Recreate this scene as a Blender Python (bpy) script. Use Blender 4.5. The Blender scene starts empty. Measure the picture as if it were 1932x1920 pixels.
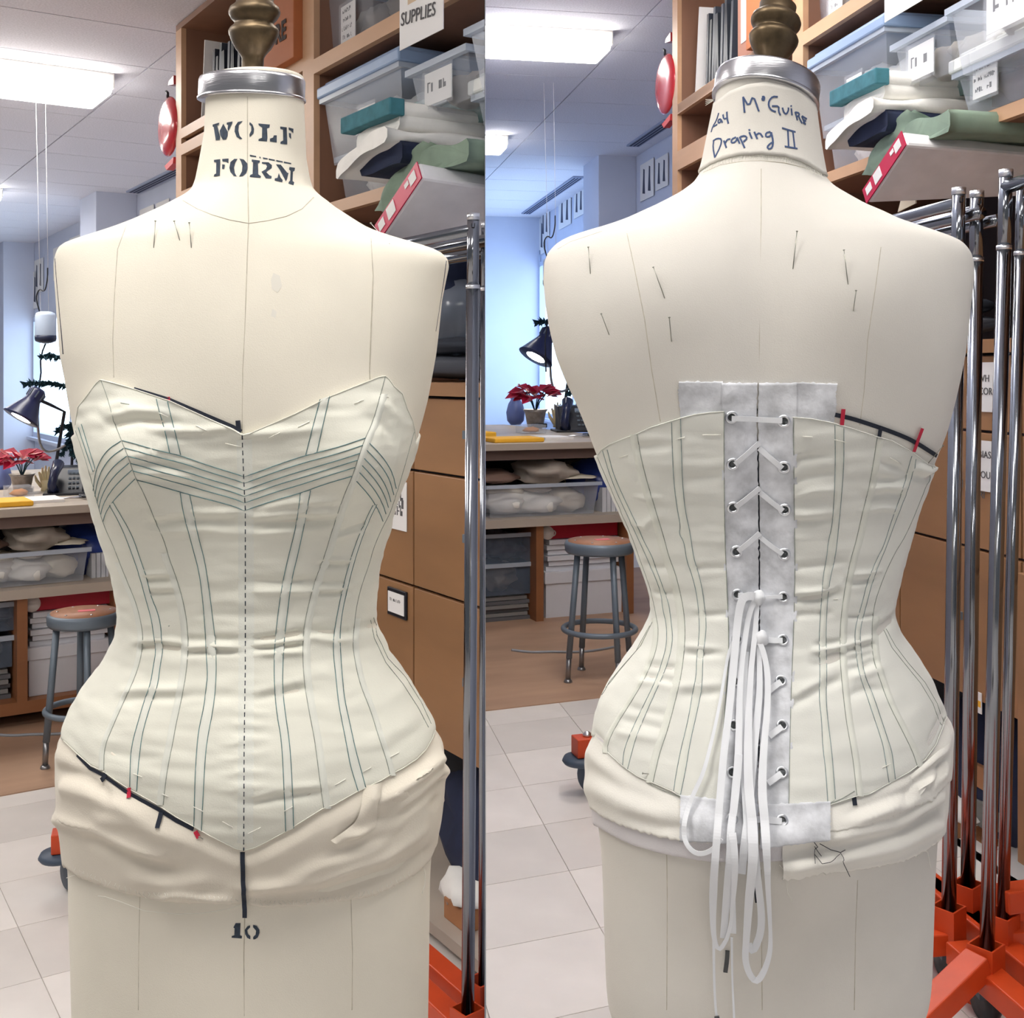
import bpy, bmesh, math, random
from math import sin, cos, pi, atan2, sqrt
from mathutils import Vector, Matrix, noise
from mathutils.bvhtree import BVHTree
from mathutils.geometry import tessellate_polygon
random.seed(7)
SC = bpy.context.scene
COL = SC.collection
F, CX, HZ, CAMZ = 2200.0, 966.0, 703.0, 1.45      # focal length and horizon in pixels of the 1932 x 1920 frame, eye height
# ------------------------------------------------------------------ camera, world, exposure
cam = bpy.data.cameras.new('camera'); camo = bpy.data.objects.new('camera', cam); COL.objects.link(camo)
camo.location = (0, 0, CAMZ); camo.rotation_euler = (pi/2, 0, 0)
cam.sensor_fit = 'HORIZONTAL'; cam.sensor_width = 36; cam.lens = 36*F/1932
cam.shift_y = -(960-HZ)/1932; cam.clip_start = 0.05; cam.clip_end = 100
SC.camera = camo
w = bpy.data.worlds.new('world'); SC.world = w; w.use_nodes = True
w.node_tree.nodes['Background'].inputs[0].default_value = (0.95, 0.97, 1.0, 1)
w.node_tree.nodes['Background'].inputs[1].default_value = 0.15
SC.view_settings.view_transform = 'Standard'; SC.view_settings.look = 'None'
SC.view_settings.exposure = 0.3; SC.view_settings.gamma = 1; SC.view_settings.use_curve_mapping = False
LAMP_E, WIN_E = 14.0, 2.4                             # fixture diffusers, daylight on the window blinds

# ------------------------------------------------------------------ materials
def lin(c):
    return tuple((x/12.92 if x <= .04045 else ((x+.055)/1.055)**2.4) for x in (v/255 for v in c))
MATS = {}
def mat(name, rgb, rough=.6, metal=0, var=0.0, vs=6.0, bump=0.0, bs=40.0, emit=0, alpha=None, spec=.5, stretch=None, sheen=0, coat=0, wave=None):
    if name in MATS: return MATS[name]
    m = bpy.data.materials.new(name); m.use_nodes = True; MATS[name] = m
    N, L = m.node_tree.nodes, m.node_tree.links
    p = N['Principled BSDF']; c = lin(rgb)
    p.inputs['Base Color'].default_value = (*c, 1); p.inputs['Roughness'].default_value = rough
    p.inputs['Metallic'].default_value = metal; p.inputs['Specular IOR Level'].default_value = spec
    if sheen: p.inputs['Sheen Weight'].default_value = sheen
    if coat: p.inputs['Coat Weight'].default_value = coat
    if emit:
        p.inputs['Emission Color'].default_value = (*c, 1); p.inputs['Emission Strength'].default_value = emit
    tc = None
    if var or bump:
        tc = N.new('ShaderNodeTexCoord'); mp = N.new('ShaderNodeMapping'); L.new(tc.outputs['Object'], mp.inputs[0])
        if stretch: mp.inputs['Scale'].default_value = stretch
    if var:
        n = N.new('ShaderNodeTexNoise'); n.inputs['Scale'].default_value = vs; n.inputs['Detail'].default_value = 5
        L.new(mp.outputs[0], n.inputs['Vector'])
        r = N.new('ShaderNodeValToRGB'); L.new(n.outputs[0], r.inputs[0])
        r.color_ramp.elements[0].position = .32; r.color_ramp.elements[1].position = .68
        r.color_ramp.elements[0].color = (*[x*(1-var) for x in c], 1); r.color_ramp.elements[1].color = (*[min(1, x*(1+var*.6)) for x in c], 1)
        L.new(r.outputs[0], p.inputs['Base Color'])
        if emit: L.new(r.outputs[0], p.inputs['Emission Color'])
    if bump:
        if wave:
            t = N.new('ShaderNodeTexWave'); t.inputs['Scale'].default_value = bs; t.inputs['Distortion'].default_value = 1.5
        else:
            t = N.new('ShaderNodeTexNoise'); t.inputs['Scale'].default_value = bs; t.inputs['Detail'].default_value = 4
        L.new(mp.outputs[0], t.inputs['Vector'])
        b = N.new('ShaderNodeBump'); b.inputs['Strength'].default_value = bump; b.inputs['Distance'].default_value = .002
        L.new(t.outputs[0], b.inputs['Height']); L.new(b.outputs[0], p.inputs['Normal'])
    if alpha is not None: p.inputs['Alpha'].default_value = alpha
    return m
def clear(name, rgb, a=.5, rough=.25):
    return mat(name, rgb, rough, alpha=a, spec=.6)

# ------------------------------------------------------------------ objects
def link(o, parent=None):
    COL.objects.link(o)
    if parent:
        o.parent = parent
        if parent.name in WORLD: o.matrix_parent_inverse = Matrix.Translation(-parent.location)
    return o
WORLD = set()          # things whose meshes are written in world coordinates
def tag(o, label=None, cat=None, group=None, kind=None):
    if label: o['label'] = label
    if cat: o['category'] = cat
    if group: o['group'] = group
    if kind: o['kind'] = kind
    return o
class MB:
    """collects plain shapes of one mesh object"""
    def __init__(s): s.v = []; s.f = []; s.sm = []
    def add(s, vs, fs, smooth=False):
        n = len(s.v); s.v += [tuple(v) for v in vs]; s.f += [tuple(i+n for i in f) for f in fs]; s.sm += [smooth]*len(fs); return s
    def hexa(s, c):      # 8 corners: bottom ring, top ring
        return s.add(c, [(3,2,1,0),(4,5,6,7),(0,1,5,4),(1,2,6,5),(2,3,7,6),(3,0,4,7)])
    def box(s, x0, x1, y0, y1, z0, z1):
        return s.hexa([(x0,y0,z0),(x1,y0,z0),(x1,y1,z0),(x0,y1,z0),(x0,y0,z1),(x1,y0,z1),(x1,y1,z1),(x0,y1,z1)])
    def bar(s, p, q, wx, wy, up=(0,0,1)):
        p, q = Vector(p), Vector(q); d = (q-p).normalized(); u = Vector(up)
        if abs(d.dot(u)) > .99: u = Vector((1,0,0))
        a = d.cross(u).normalized()*wx/2; b = a.cross(d).normalized()*wy/2
        return s.hexa([p-a-b, p+a-b, p+a+b, p-a+b, q-a-b, q+a-b, q+a+b, q-a+b])
    def prism(s, pts, off):   # planar loop pts and an offset vector
        n = len(pts); o = Vector(off); P = [Vector(p) for p in pts]
        return s.add(P+[p+o for p in P], [tuple(range(n))[::-1], tuple(range(n, 2*n))]+[(i,(i+1)%n,n+(i+1)%n,n+i) for i in range(n)])
    def tube(s, pts, r, n=8, cap=True, closed=False, smooth=True):
        P = [Vector(p) for p in pts]; m = len(P); R = r if isinstance(r, (list, tuple)) else [r]*m
        vs = []; prev = None
        for i in range(m):
            if closed: t = P[(i+1)%m]-P[i-1]
            else: t = P[min(i+1,m-1)]-P[max(i-1,0)]
            t = t.normalized() if t.length > 1e-9 else Vector((0,0,1))
            if prev is None:
                u = Vector((0,0,1)) if abs(t.z) < .9 else Vector((1,0,0)); a = t.cross(u).normalized()
            else:
                a = (prev - t*prev.dot(t)); a = a.normalized() if a.length > 1e-6 else t.orthogonal().normalized()
            prev = a; b = t.cross(a)
            vs += [P[i]+(a*cos(2*pi*k/n)+b*sin(2*pi*k/n))*R[i] for k in range(n)]
        fs = []
        for i in range(m if closed else m-1):
            j = (i+1) % m
            fs += [(i*n+k, i*n+(k+1)%n, j*n+(k+1)%n, j*n+k) for k in range(n)]
        if cap and not closed: fs += [tuple(range(n))[::-1], tuple((m-1)*n+k for k in range(n))]
        return s.add(vs, fs, smooth)
    def lathe(s, prof, n=32, o=(0,0,0), ax=None, smooth=True):   # prof: (radius, height)
        M = Matrix.Identity(3)
        if ax is not None: M = Vector(ax).normalized().to_track_quat('Z','Y').to_matrix()
        o = Vector(o); vs = []
        for r, h in prof: vs += [o+M@Vector((r*cos(2*pi*k/n), r*sin(2*pi*k/n), h)) for k in range(n)]
        fs = [(i*n+k, i*n+(k+1)%n, (i+1)*n+(k+1)%n, (i+1)*n+k) for i in range(len(prof)-1) for k in range(n)]
        if prof[0][0] > 1e-5: fs.append(tuple(range(n))[::-1])
        if prof[-1][0] > 1e-5: fs.append(tuple((len(prof)-1)*n+k for k in range(n)))
        return s.add(vs, fs, smooth)
    def grid(s, rows, smooth=True, close=False):
        n = len(rows[0]); vs = [p for r in rows for p in r]
        fs = [(i*n+k, i*n+(k+1)%n, (i+1)*n+(k+1)%n, (i+1)*n+k) for i in range(len(rows)-1) for k in range(n if close else n-1)]
        return s.add(vs, fs, smooth)
    def blob(s, c, r, seed=0, amp=.25, n=14, m=9, fr=2.0):
        rows = []
        for i in range(m+1):
            t = pi*i/m; row = []
            for k in range(n):
                d = Vector((sin(t)*cos(2*pi*k/n), sin(t)*sin(2*pi*k/n), cos(t)))
                q = 1+amp*noise.noise(d*fr+Vector((seed*3.1, seed, 0)))
                row.append((c[0]+d.x*r[0]*q, c[1]+d.y*r[1]*q, c[2]+d.z*r[2]*q))
            rows.append(row)
        return s.grid(rows, close=True)
    def build(s, name, m, parent=None, label=None, cat=None, group=None, kind=None, bev=0, loc=None, rz=0):
        me = bpy.data.meshes.new(name); me.from_pydata(s.v, [], s.f); me.validate()
        if len(me.polygons) == len(s.sm): me.polygons.foreach_set('use_smooth', s.sm)
        me.materials.append(m)
        o = bpy.data.objects.new(name, me); link(o, parent)
        if bev:
            b = o.modifiers.new('bevel', 'BEVEL'); b.width = bev; b.segments = 2; b.limit_method = 'ANGLE'
        if loc is not None: o.location = loc
        if rz: o.rotation_euler = (0, 0, rz)
        return tag(o, label, cat, group, kind)
def empty(name, loc, rz=0, label=None, cat=None, group=None):
    o = bpy.data.objects.new(name, None); link(o); o.location = loc; o.rotation_euler = (0, 0, rz); o.empty_display_size = .05
    return tag(o, label, cat, group)
def text(name, s, size, loc, rot, m, parent, bold=0, sx=1):
    cu = bpy.data.curves.new(name, 'FONT'); cu.body = s; cu.size = size; cu.extrude = .0004; cu.offset = bold
    cu.align_x = 'CENTER'; cu.align_y = 'CENTER'; cu.resolution_u = 3
    cu.materials.append(m); q = bpy.data.objects.new('font_shape', cu); COL.objects.link(q)
    me = bpy.data.meshes.new_from_object(q); bpy.data.objects.remove(q); me.name = name
    o = bpy.data.objects.new(name, me); link(o, parent); o.location = loc; o.rotation_euler = rot; o.scale = (sx, 1, 1)
    return o

# ------------------------------------------------------------------ two rooms, each seen in one half of the picture
HM = ((.996591136,.0651534457,942.033238),(.0557066923,.997609024,-94.4133078),(2.01041005e-5,3.52123683e-5,1))
HI = ((1.01045319,-.0322864001,-954.928761),(-.0581526532,.986950637,147.963006),(-1.82665599e-5,-3.41037803e-5,1))
def hom(M, x, y):
    q = [M[i][0]*x+M[i][1]*y+M[i][2] for i in range(3)]; return q[0]/q[2], q[1]/q[2]
def wroot(name, loc, label, cat, group=None):
    o = empty(name, loc, 0, label, cat, group); WORLD.add(o.name); return o
class Frame:
    """plan frame: local x = b, local y = a, z up; O lies on the floor. Measured points of the photograph are met with its planes."""
    def __init__(s, side, O, t, zf):
        s.side, s.O, s.zf = side, Vector((O[0], O[1])), zf
        e1 = Vector((t, 1)).normalized(); s.e1 = e1; s.e2 = Vector((e1.y, -e1.x)); s.rz = atan2(s.e2.y, s.e2.x)
    def ray(s, x, y, src):
        if src != s.side: x, y = hom(HM if src == 'L' else HI, x, y)
        return (x-CX)/F, (HZ-y)/F
    def onb(s, x, y, b=0, src='L'):
        dx, dz = s.ray(x, y, src); d = Vector((dx, 1)); t = (s.O.dot(s.e2)+b)/d.dot(s.e2); P = d*t
        return (P-s.O).dot(s.e1), CAMZ+dz*t-s.zf
    def ona(s, x, y, a=0, src='L'):
        dx, dz = s.ray(x, y, src); d = Vector((dx, 1)); t = (s.O.dot(s.e1)+a)/d.dot(s.e1); P = d*t
        return (P-s.O).dot(s.e2), CAMZ+dz*t-s.zf
    def onz(s, x, y, z=0, src='L'):
        dx, dz = s.ray(x, y, src); t = (z+s.zf-CAMZ)/dz; P = Vector((dx, 1))*t-s.O
        return P.dot(s.e2), P.dot(s.e1)
    def w(s, b, a, z=0):
        p = s.O+s.e2*b+s.e1*a; return Vector((p.x, p.y, z+s.zf))
    def thing(s, name, label, cat, b, a, z, group=None, rz=0):
        return empty(name, s.w(b, a, z), s.rz+rz, label, cat, group)
    def solid(s, name, mb, m, **k):        # a mesh in frame coordinates
        return mb.build(name, m, loc=s.w(0,0,0), rz=s.rz, **k)
# ------------------------------------------------------------------ dress forms
def pl(s):
    """'x,y x,y ...' -> points"""
    return [tuple(float(v) for v in p.split(',')) for p in s.split()]
def crop(pts, sc, ox, oy): return [(x/sc+ox, y/sc+oy) for x, y in pts]
def resample(P, step):
    out = [P[0]]
    for a, b in zip(P, P[1:]):
        k = max(1, int(math.hypot(b[0]-a[0], b[1]-a[1])/step+.5))
        out += [(a[0]+(b[0]-a[0])*i/k, a[1]+(b[1]-a[1])*i/k) for i in range(1, k+1)]
    return out
def smooth2(P, it=2):       # Chaikin
    for _ in range(it):
        Q = [P[0]]
        for a, b in zip(P, P[1:]):
            Q += [tuple(.75*p+.25*q for p, q in zip(a, b)), tuple(.25*p+.75*q for p, q in zip(a, b))]
        P = Q+[P[-1]]
    return P
def interp(T, x):           # piecewise linear over sorted (x, v...)
    if x <= T[0][0]: return T[0][1:]
    if x >= T[-1][0]: return T[-1][1:]
    lo, hi = 0, len(T)-1
    while hi-lo > 1:
        m = (lo+hi)//2
        if T[m][0] <= x: lo = m
        else: hi = m
    a, b = T[lo], T[hi]; t = (x-a[0])/(b[0]-a[0])
    return tuple(p+(q-p)*t for p, q in zip(a[1:], b[1:]))
D = 1.19
KZ = D/F
def zpx(y): return CAMZ+(HZ-y)*KZ
def xpx(x): return (x-CX)*KZ
class Form:
    def __init__(s, x0, rows, deps, bumps):
        s.dx = (x0-CX)/F
        T = sorted((zpx(y), xpx((l+r)/2), (r-l)/2*KZ) for y, l, r in rows)
        E = sorted((zpx(y), n, f, e) for y, n, f, e in deps)
        s.z0, s.z1 = T[0][0], T[-1][0]; s.K = 900
        raw = [interp(T, s.z0+(s.z1-s.z0)*i/s.K)+interp(E, s.z0+(s.z1-s.z0)*i/s.K) for i in range(s.K+1)]
        s.tab = []
        for i in range(s.K+1):
            w = 5 if i < 690 else 2
            w = min(w, i, s.K-i)
            q = raw[i-w:i+w+1]; s.tab.append(tuple(sum(c)/len(q) for c in zip(*q)))
        cols = list(zip(*s.tab))                    # depths change gently
        for c in (2, 3, 4):
            v = list(cols[c])
            for _ in range(3):
                acc = [0]
                for q in v: acc.append(acc[-1]+q)
                v = [(acc[min(i+22, s.K+1)]-acc[max(i-21, 0)])/(min(i+22, s.K+1)-max(i-21, 0)) for i in range(s.K+1)]
            cols[c] = v
        s.tab = list(zip(*cols))
        s.bumps = [(xpx(x), zpx(y), sx*KZ, sz*KZ, a) for x, y, sx, sz, a in bumps]
    def row(s, z):
        t = (z-s.z0)/(s.z1-s.z0)*s.K; t = min(max(t, 0), s.K-1e-6); i = int(t); t -= i
        return [p+(q-p)*t for p, q in zip(s.tab[i], s.tab[i+1])]
    def base(s, u, z):
        c, A, N, Fd, e = s.row(z); cu, su = cos(u), sin(u); k = 2/e
        x = A*math.copysign(abs(cu)**k, cu); y = abs(su)**k
        if su >= 0:
            y = -N*y
            for bx, bz, sx, sz, a in s.bumps:
                g = ((x+c-bx)/sx)**2+((z-bz)/sz)**2
                if g < 9: y -= a*math.exp(-g)*min(1, su*1.6)
        else: y = Fd*y
        return Vector((c+x+y*s.dx, D+y, z))
    def nrm(s, u, z):
        p = s.base(u, z)
        n = (s.base(u+.01, z)-p).cross(s.base(u, z+.002)-p)
        n = n.normalized() if n.length > 1e-12 else Vector((cos(u), -sin(u), 0))
        if n.dot(Vector((cos(u), -sin(u)*.7, 0))) < 0: n = -n
        return p, n
    def P(s, u, z, off=0):
        p, n = s.nrm(u, z); return p+n*off
    def mesh(s, nu=160, nz=300):
        mb = MB(); rows = []
        for i in range(nz+1):
            z = s.z1+(s.z0-s.z1)*i/nz
            rows.append([s.base(2*pi*k/nu, z) for k in range(nu)])
        mb.grid(rows, close=True); n = len(mb.v)
        mb.add([sum((Vector(p) for p in rows[0]), Vector())/nu], []); mb.add([sum((Vector(p) for p in rows[-1]), Vector())/nu], [])
        for k in range(nu):
            mb.f += [(k, n, (k+1) % nu), (n-nu+k, n-nu+(k+1) % nu, n+1)]; mb.sm += [True, True]
        s.bvh = BVHTree.FromPolygons(mb.v, mb.f); return mb
    def uz(s, x, y):
        """surface parameters below a measured point of the photograph"""
        d = Vector(((x-CX)/F, 1, (HZ-y)/F)).normalized()
        h = s.bvh.ray_cast(Vector((0, 0, CAMZ)), d)[0]
        if h is None:
            z = zpx(y); c = s.row(z)[0]
            return (0.0 if xpx(x) > c else pi), z
        c, A, N, Fd, e = s.row(h.z); yl = h.y-D; q = (h.x-yl*s.dx-c)/A
        q = math.copysign(min(1, abs(q))**(e/2), q)
        return math.acos(q), h.z
    def line(s, pts, step=7): return [s.uz(x, y) for x, y in resample(pts, step)]

class Skin:
    """cloth lying on a form: offset plus creases"""
    def __init__(s, form, off, creases=(), amp=.0012, fu=3.0, fz=60.0, seed=0, mask=None):
        s.f, s.off, s.amp, s.fu, s.fz, s.seed, s.mask = form, off, amp, fu, fz, seed, mask
        s.cr = []
        for pts, a, sg in creases:
            L = sorted(form.line(pts, 12)); s.cr.append((L, a*1.75, sg*KZ))
    def wr(s, u, z):
        v = s.amp*noise.noise(Vector((u*s.fu, z*s.fz, s.seed)))+.5*s.amp*noise.noise(Vector((u*s.fu*2.3, z*s.fz*1.9, s.seed+9)))
        if s.mask: v *= s.mask(z)
        for L, a, sg in s.cr:
            if L[0][0]-.08 < u < L[-1][0]+.08:
                zc = interp(L, u)[0]; g = (z-zc)/sg
                if abs(g) < 3:
                    e = min(1, (u-L[0][0]+.08)/.12, (L[-1][0]+.08-u)/.12)
                    v += a*math.exp(-g*g)*e
        return v
    def C(s, u, z, lift=0):
        p, n = s.f.nrm(u, z); return p+n*(s.off+s.wr(u, z)+lift)
    def CN(s, u, z, lift=0):
        p, n = s.f.nrm(u, z); return p+n*(s.off+s.wr(u, z)+lift), n
    def at(s, x, y):
        """surface parameters whose lifted point stands at a measured point of the photograph"""
        u, z = s.f.uz(x, y); X, Y = x, y
        for _ in range(2):
            p = s.C(u, z); X += x-(CX+F*p.x/p.y); Y += y-(HZ-F*(p.z-CAMZ)/p.y); u, z = s.f.uz(X, Y)
        return u, z
    def line(s, pts, step=7): return [s.at(x, y) for x, y in resample(pts, step)]
    # ---- builders (all in world coordinates, meshes parented with identity)
    def thread(s, mb, pts, r=.00045, lift=.0002, dash=None, step=7):
        L = s.line(pts, step if not dash else 3); Q = [s.C(u, z, lift) for u, z in L]
        if not dash: return mb.tube(Q, r, 4, smooth=True)
        i = 0
        while i < len(Q)-1:
            mb.tube(Q[i:i+dash[0]+1], r, 4); i += dash[0]+dash[1]
        return mb
    def strip(s, mb, A, B, lift=.0006, nr=60, nc=3):
        A, B = smoothlen(A, nr), smoothlen(B, nr); rows = []
        for a, b in zip(A, B):
            rows.append([s.C(*s.at(a[0]+(b[0]-a[0])*k/nc, a[1]+(b[1]-a[1])*k/nc), lift if 0 < k < nc else .0) for k in range(nc+1)])
        return mb.grid(rows)
    def tape(s, mb, pts, wid, th=.0007, lift=.0004, step=6):
        """flat ribbon of pixel width wid (number or per-point list) lying on the cloth"""
        P = resample(pts, step); n = len(P); uz = [s.at(*p) for p in P]; st = []
        W = wid if isinstance(wid, (list, tuple)) else None
        for i, (u, z) in enumerate(uz):
            p, nn = s.CN(u, z, lift); st.append((p, nn, (W[0]+(W[-1]-W[0])*i/max(1, n-1) if W else wid)*KZ))
        return ribbon(mb, st, th)
    def patch(s, mb, poly, lift=.0003, cuts=2):
        """flat print: polygon of the picture wrapped on the cloth"""
        bm = bmesh.new(); vs = [bm.verts.new((x, y, 0)) for x, y in poly]
        bm.verts.ensure_lookup_table()
        for t in tessellate_polygon([[Vector((x, y, 0)) for x, y in poly]]):
            try: bm.faces.new([vs[i] for i in t])
            except ValueError: pass
        if cuts: bmesh.ops.subdivide_edges(bm, edges=bm.edges[:], cuts=cuts, use_grid_fill=True)
        bm.verts.ensure_lookup_table(); bm.verts.index_update()
        mb.add([s.C(*s.at(v.co.x, v.co.y), lift) for v in bm.verts], [[v.index for v in f.verts] for f in bm.faces]); bm.free()
class WrapSkin(Skin):
    """loose cloth that comes out from under a hem"""
    def __init__(s, form, off, hem, folds, seed):
        super().__init__(form, 0, folds, amp=.0016, fu=1.6, fz=26, seed=seed); s.offf, s.hem = off, hem
    def CN(s, u, z, lift=0):
        p, n = s.f.nrm(u, z); r = min(1, max(0, (s.hem(u)-z+.002)/.02)); r = r*r*(3-2*r)
        return p+n*(.0014+r*(s.offf(z, u)+s.wr(u, z))+lift), n
    def C(s, u, z, lift=0): return s.CN(u, z, lift)[0]
def threads(sk, name, m, parent, L, r=.00038, lift=.0002, **k):
    for p in L: mb = MB(); sk.thread(mb, pl(p) if isinstance(p, str) else p, r, lift, **k); mb.build(name, m, parent)
def smoothlen(P, n):
    P = smooth2(P, 2); L = [0]
    for a, b in zip(P, P[1:]): L.append(L[-1]+math.hypot(b[0]-a[0], b[1]-a[1]))
    T = [(l,)+p for l, p in zip(L, P)]
    return [interp(T, L[-1]*i/n) for i in range(n+1)]
def ribbon(mb, st, th):
    """st: (point, normal, width) stations -> thin strap with thickness"""
    vs = []; n = len(st)
    for i in range(n):
        t = (st[min(i+1, n-1)][0]-st[max(i-1, 0)][0]); p, nn, w = st[i]
        sd = t.cross(nn); sd = sd.normalized() if sd.length > 1e-9 else Vector((1, 0, 0)); nn = nn.normalized()
        vs += [p-sd*w/2, p+sd*w/2, p+sd*w/2+nn*th, p-sd*w/2+nn*th]
    fs = [(i*4+k, i*4+(k+1) % 4, i*4+4+(k+1) % 4, i*4+4+k) for i in range(n-1) for k in range(4)]
    fs += [(3, 2, 1, 0), tuple((n-1)*4+k for k in range(4))]
    return mb.add(vs, fs, False)
def panel(sk, ua, ub, top, bot, nc, nr, name, m, parent):
    """cloth panel between two seams ua(z), ub(z) and the edges top(u), bot(u), hemmed at both edges"""
    mb = MB(); cols = []
    for c in range(nc+1):
        q = c/nc; ends = []
        for e in (top, bot):
            z = e(ua(1.2)+(ub(1.2)-ua(1.2))*q)
            for _ in range(8): z = .5*z+.5*e(ua(z)+(ub(z)-ua(z))*q)
            ends.append(z)
        zt, zb = ends; col = []
        for r in range(nr+1):
            z = zt+(zb-zt)*r/nr; u = ua(z)+(ub(z)-ua(z))*q
            col.append(sk.C(u, z))
            if r in (0, nr): col.insert(0 if r == 0 else len(col), sk.f.P(u, z, .0004))
        cols.append(col)
    mb.grid(cols)
    return mb.build(name, m, parent)
def seamfn(form, pts):     # form or the cloth on it
    L = sorted((z, u) for u, z in form.line(smooth2(pts, 2), 8))
    return lambda z: interp(L, z)[0]
def edgefn(form, pts, back):
    """edge height over the angle: measured in front, closed round the far side at height back"""
    L = sorted(form.line(pts, 6)); a, b = L[0], L[-1]
    T = [(u, z) for u, z in L]
    def f(u):
        u = u % (2*pi)
        if T[0][0] <= u <= T[-1][0]: return interp(T, u)[0]
        if u < T[0][0]: u += 2*pi
        t = (u-T[-1][0])/(T[0][0]+2*pi-T[-1][0])
        e = T[-1][1]+(T[0][1]-T[-1][1])*t
        return e+(back-e)*(sin(pi*t)**.7 if 0 < t < 1 else 0)
    return f
def pin(form, a, b, name, label, group):
    """dress pin stuck in a form: head at picture point a, entering at b"""
    p, n = form.nrm(*form.uz(*b)); q = form.P(*form.uz(*a), .007)
    mb = MB().tube([p-n*.006+(p-q).normalized()*.004, p, q], .00042, 6)
    o = mb.build(name, mat('pin_steel', (150, 150, 140), .3, .9), None, label, 'pin', group)
    MB().lathe([(0, -.0006), (.001, -.0004), (.0011, .0002), (0, .0007)], 8, q, q-p).build('pin_head', mat('pin_steel', (150, 150, 140), .3, .9), o)
    return o
CLOTH = mat('form_canvas', (229, 223, 208), .92, var=.05, vs=9, bump=.14, bs=900, sheen=.05)
CLOTH_R = mat('form_canvas_worn', (222, 218, 210), .92, var=.05, vs=9, bump=.14, bs=900, sheen=.05)  # greyer copy of the canvas, cooler light put into its colour
MUSLIN = mat('corset_muslin', (226, 225, 212), .8, var=.05, vs=14, bump=.12, bs=700, sheen=.08)
CHAN = mat('channel_muslin', (224, 225, 215), .8, var=.05, vs=30, bump=.1, bs=700)
WRAP = mat('wrap_muslin', (222, 214, 199), .9, var=.05, vs=10, bump=.15, bs=700, sheen=.08)
MUSLIN_R = mat('corset_muslin_cool', (226, 226, 218), .8, var=.05, vs=14, bump=.12, bs=700, sheen=.08)  # this and the next: muslin copies with cooler light in the colour
WRAP_R = mat('wrap_muslin_cool', (230, 227, 219), .9, var=.05, vs=10, bump=.15, bs=700, sheen=.08)
THREAD = mat('blue_green_thread', (98, 134, 136), .8, var=.35, vs=160)
THREAD2 = mat('grey_green_thread', (150, 156, 146), .8, var=.3, vs=160)
INK = mat('black_thread', (30, 44, 60), .8, var=.3, vs=200)
PENCIL = mat('seam_pencil', (198, 190, 172), .9, var=.2, vs=90)
STENCIL = mat('stencil_ink', (58, 68, 82), .9, var=.4, vs=220)
BLACKTAPE = mat('black_tape', (24, 32, 48), .75, bump=.3, bs=1500)
REDTAPE = mat('red_tape', (190, 30, 60), .7)
STEEL = mat('spun_aluminium', (205, 205, 210), .28, 1, bump=.12, bs=60, stretch=(1, 1, 14))
BRASS = mat('aged_bronze', (104, 88, 66), .42, .75, var=.4, vs=60)
NICKEL = mat('nickel', (232, 234, 238), .32, 1)
WHITETAPE = mat('white_lace_tape', (238, 240, 244), .75, bump=.25, bs=1400, wave=1)
BROCADE = mat('grey_brocade', (218, 220, 225), .6, var=.32, vs=48, bump=.25, bs=220, sheen=.2)
def cap_and_finial(root, cx, y0, y1, rpx, tilt, roll, prof, dx):
    """spun metal cap on the neck and the turned bronze finial above it"""
    z0, z1, R = zpx(y0), zpx(y1), rpx*KZ
    M = Matrix.Translation((xpx(cx), D, (z0+z1)/2)) @ Matrix.Rotation(math.radians(roll), 4, 'Y') @ Matrix.Rotation(math.radians(tilt), 4, 'X')
    h = (z1-z0)/2
    def lean(mb):          # follow the slight turn of the form
        for i, v in enumerate(mb.v):
            p = M@Vector(v); mb.v[i] = (p.x+(p.y-D)*dx, p.y, p.z)
        return mb
    mb = MB().lathe([(R*.9, -h+.001), (R*.985, -h), (R, -h+.002), (R, h-.003), (R*.985, h-.0005), (R*.9, h+.0015), (R*.4, h+.006), (0, h+.007)], 64)
    o = lean(mb).build('neck_cap', STEEL, root)
    lean(MB().lathe([(R*1.004, -h-.0005), (R*1.02, -h), (R*1.02, -h+.002), (R*1.004, -h+.003)], 64)).build('rolled_rim', STEEL, o)
    lean(MB().lathe([(r*KZ, h+.004+d*KZ) for r, d in prof], 40)).build('finial', BRASS, root)
def stand(root, cx, zb, zf):
    x = xpx(cx); mb = MB().tube([(x, D, zb+.01), (x, D, zf+.06)], .017, 20)
    mb.build('stand_pole', NICKEL, root)
    b = MB().lathe([(.2, 0), (.2, .02), (.16, .04), (.05, .06), (.03, .09), (0, .09)], 40, (x, D, zf)).build('stand_base', mat('cast_iron', (40, 42, 46), .5, .6), root)
def scribble(par, x, y0, y1, z, h, seed):
    """one row of print too small to read, running from y0 (left) down to y1"""
    random.seed(seed); mb = MB(); y = y0
    while y-h*.5 > y1:
        if random.random() < .18: y -= h*.5; continue
        w_ = h*random.uniform(.28, .6); t = random.uniform(.6, 1)*h
        mb.box(x, x+.0004, y-w_*.35, y, z, z+t).box(x, x+.0004, y-w_, y, z+t*random.choice((0, .42, .85)), z+t*random.choice((.15, .55, .98))); y -= w_*1.35
    if mb.v: mb.build('print_line', PRINT, par)
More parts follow.
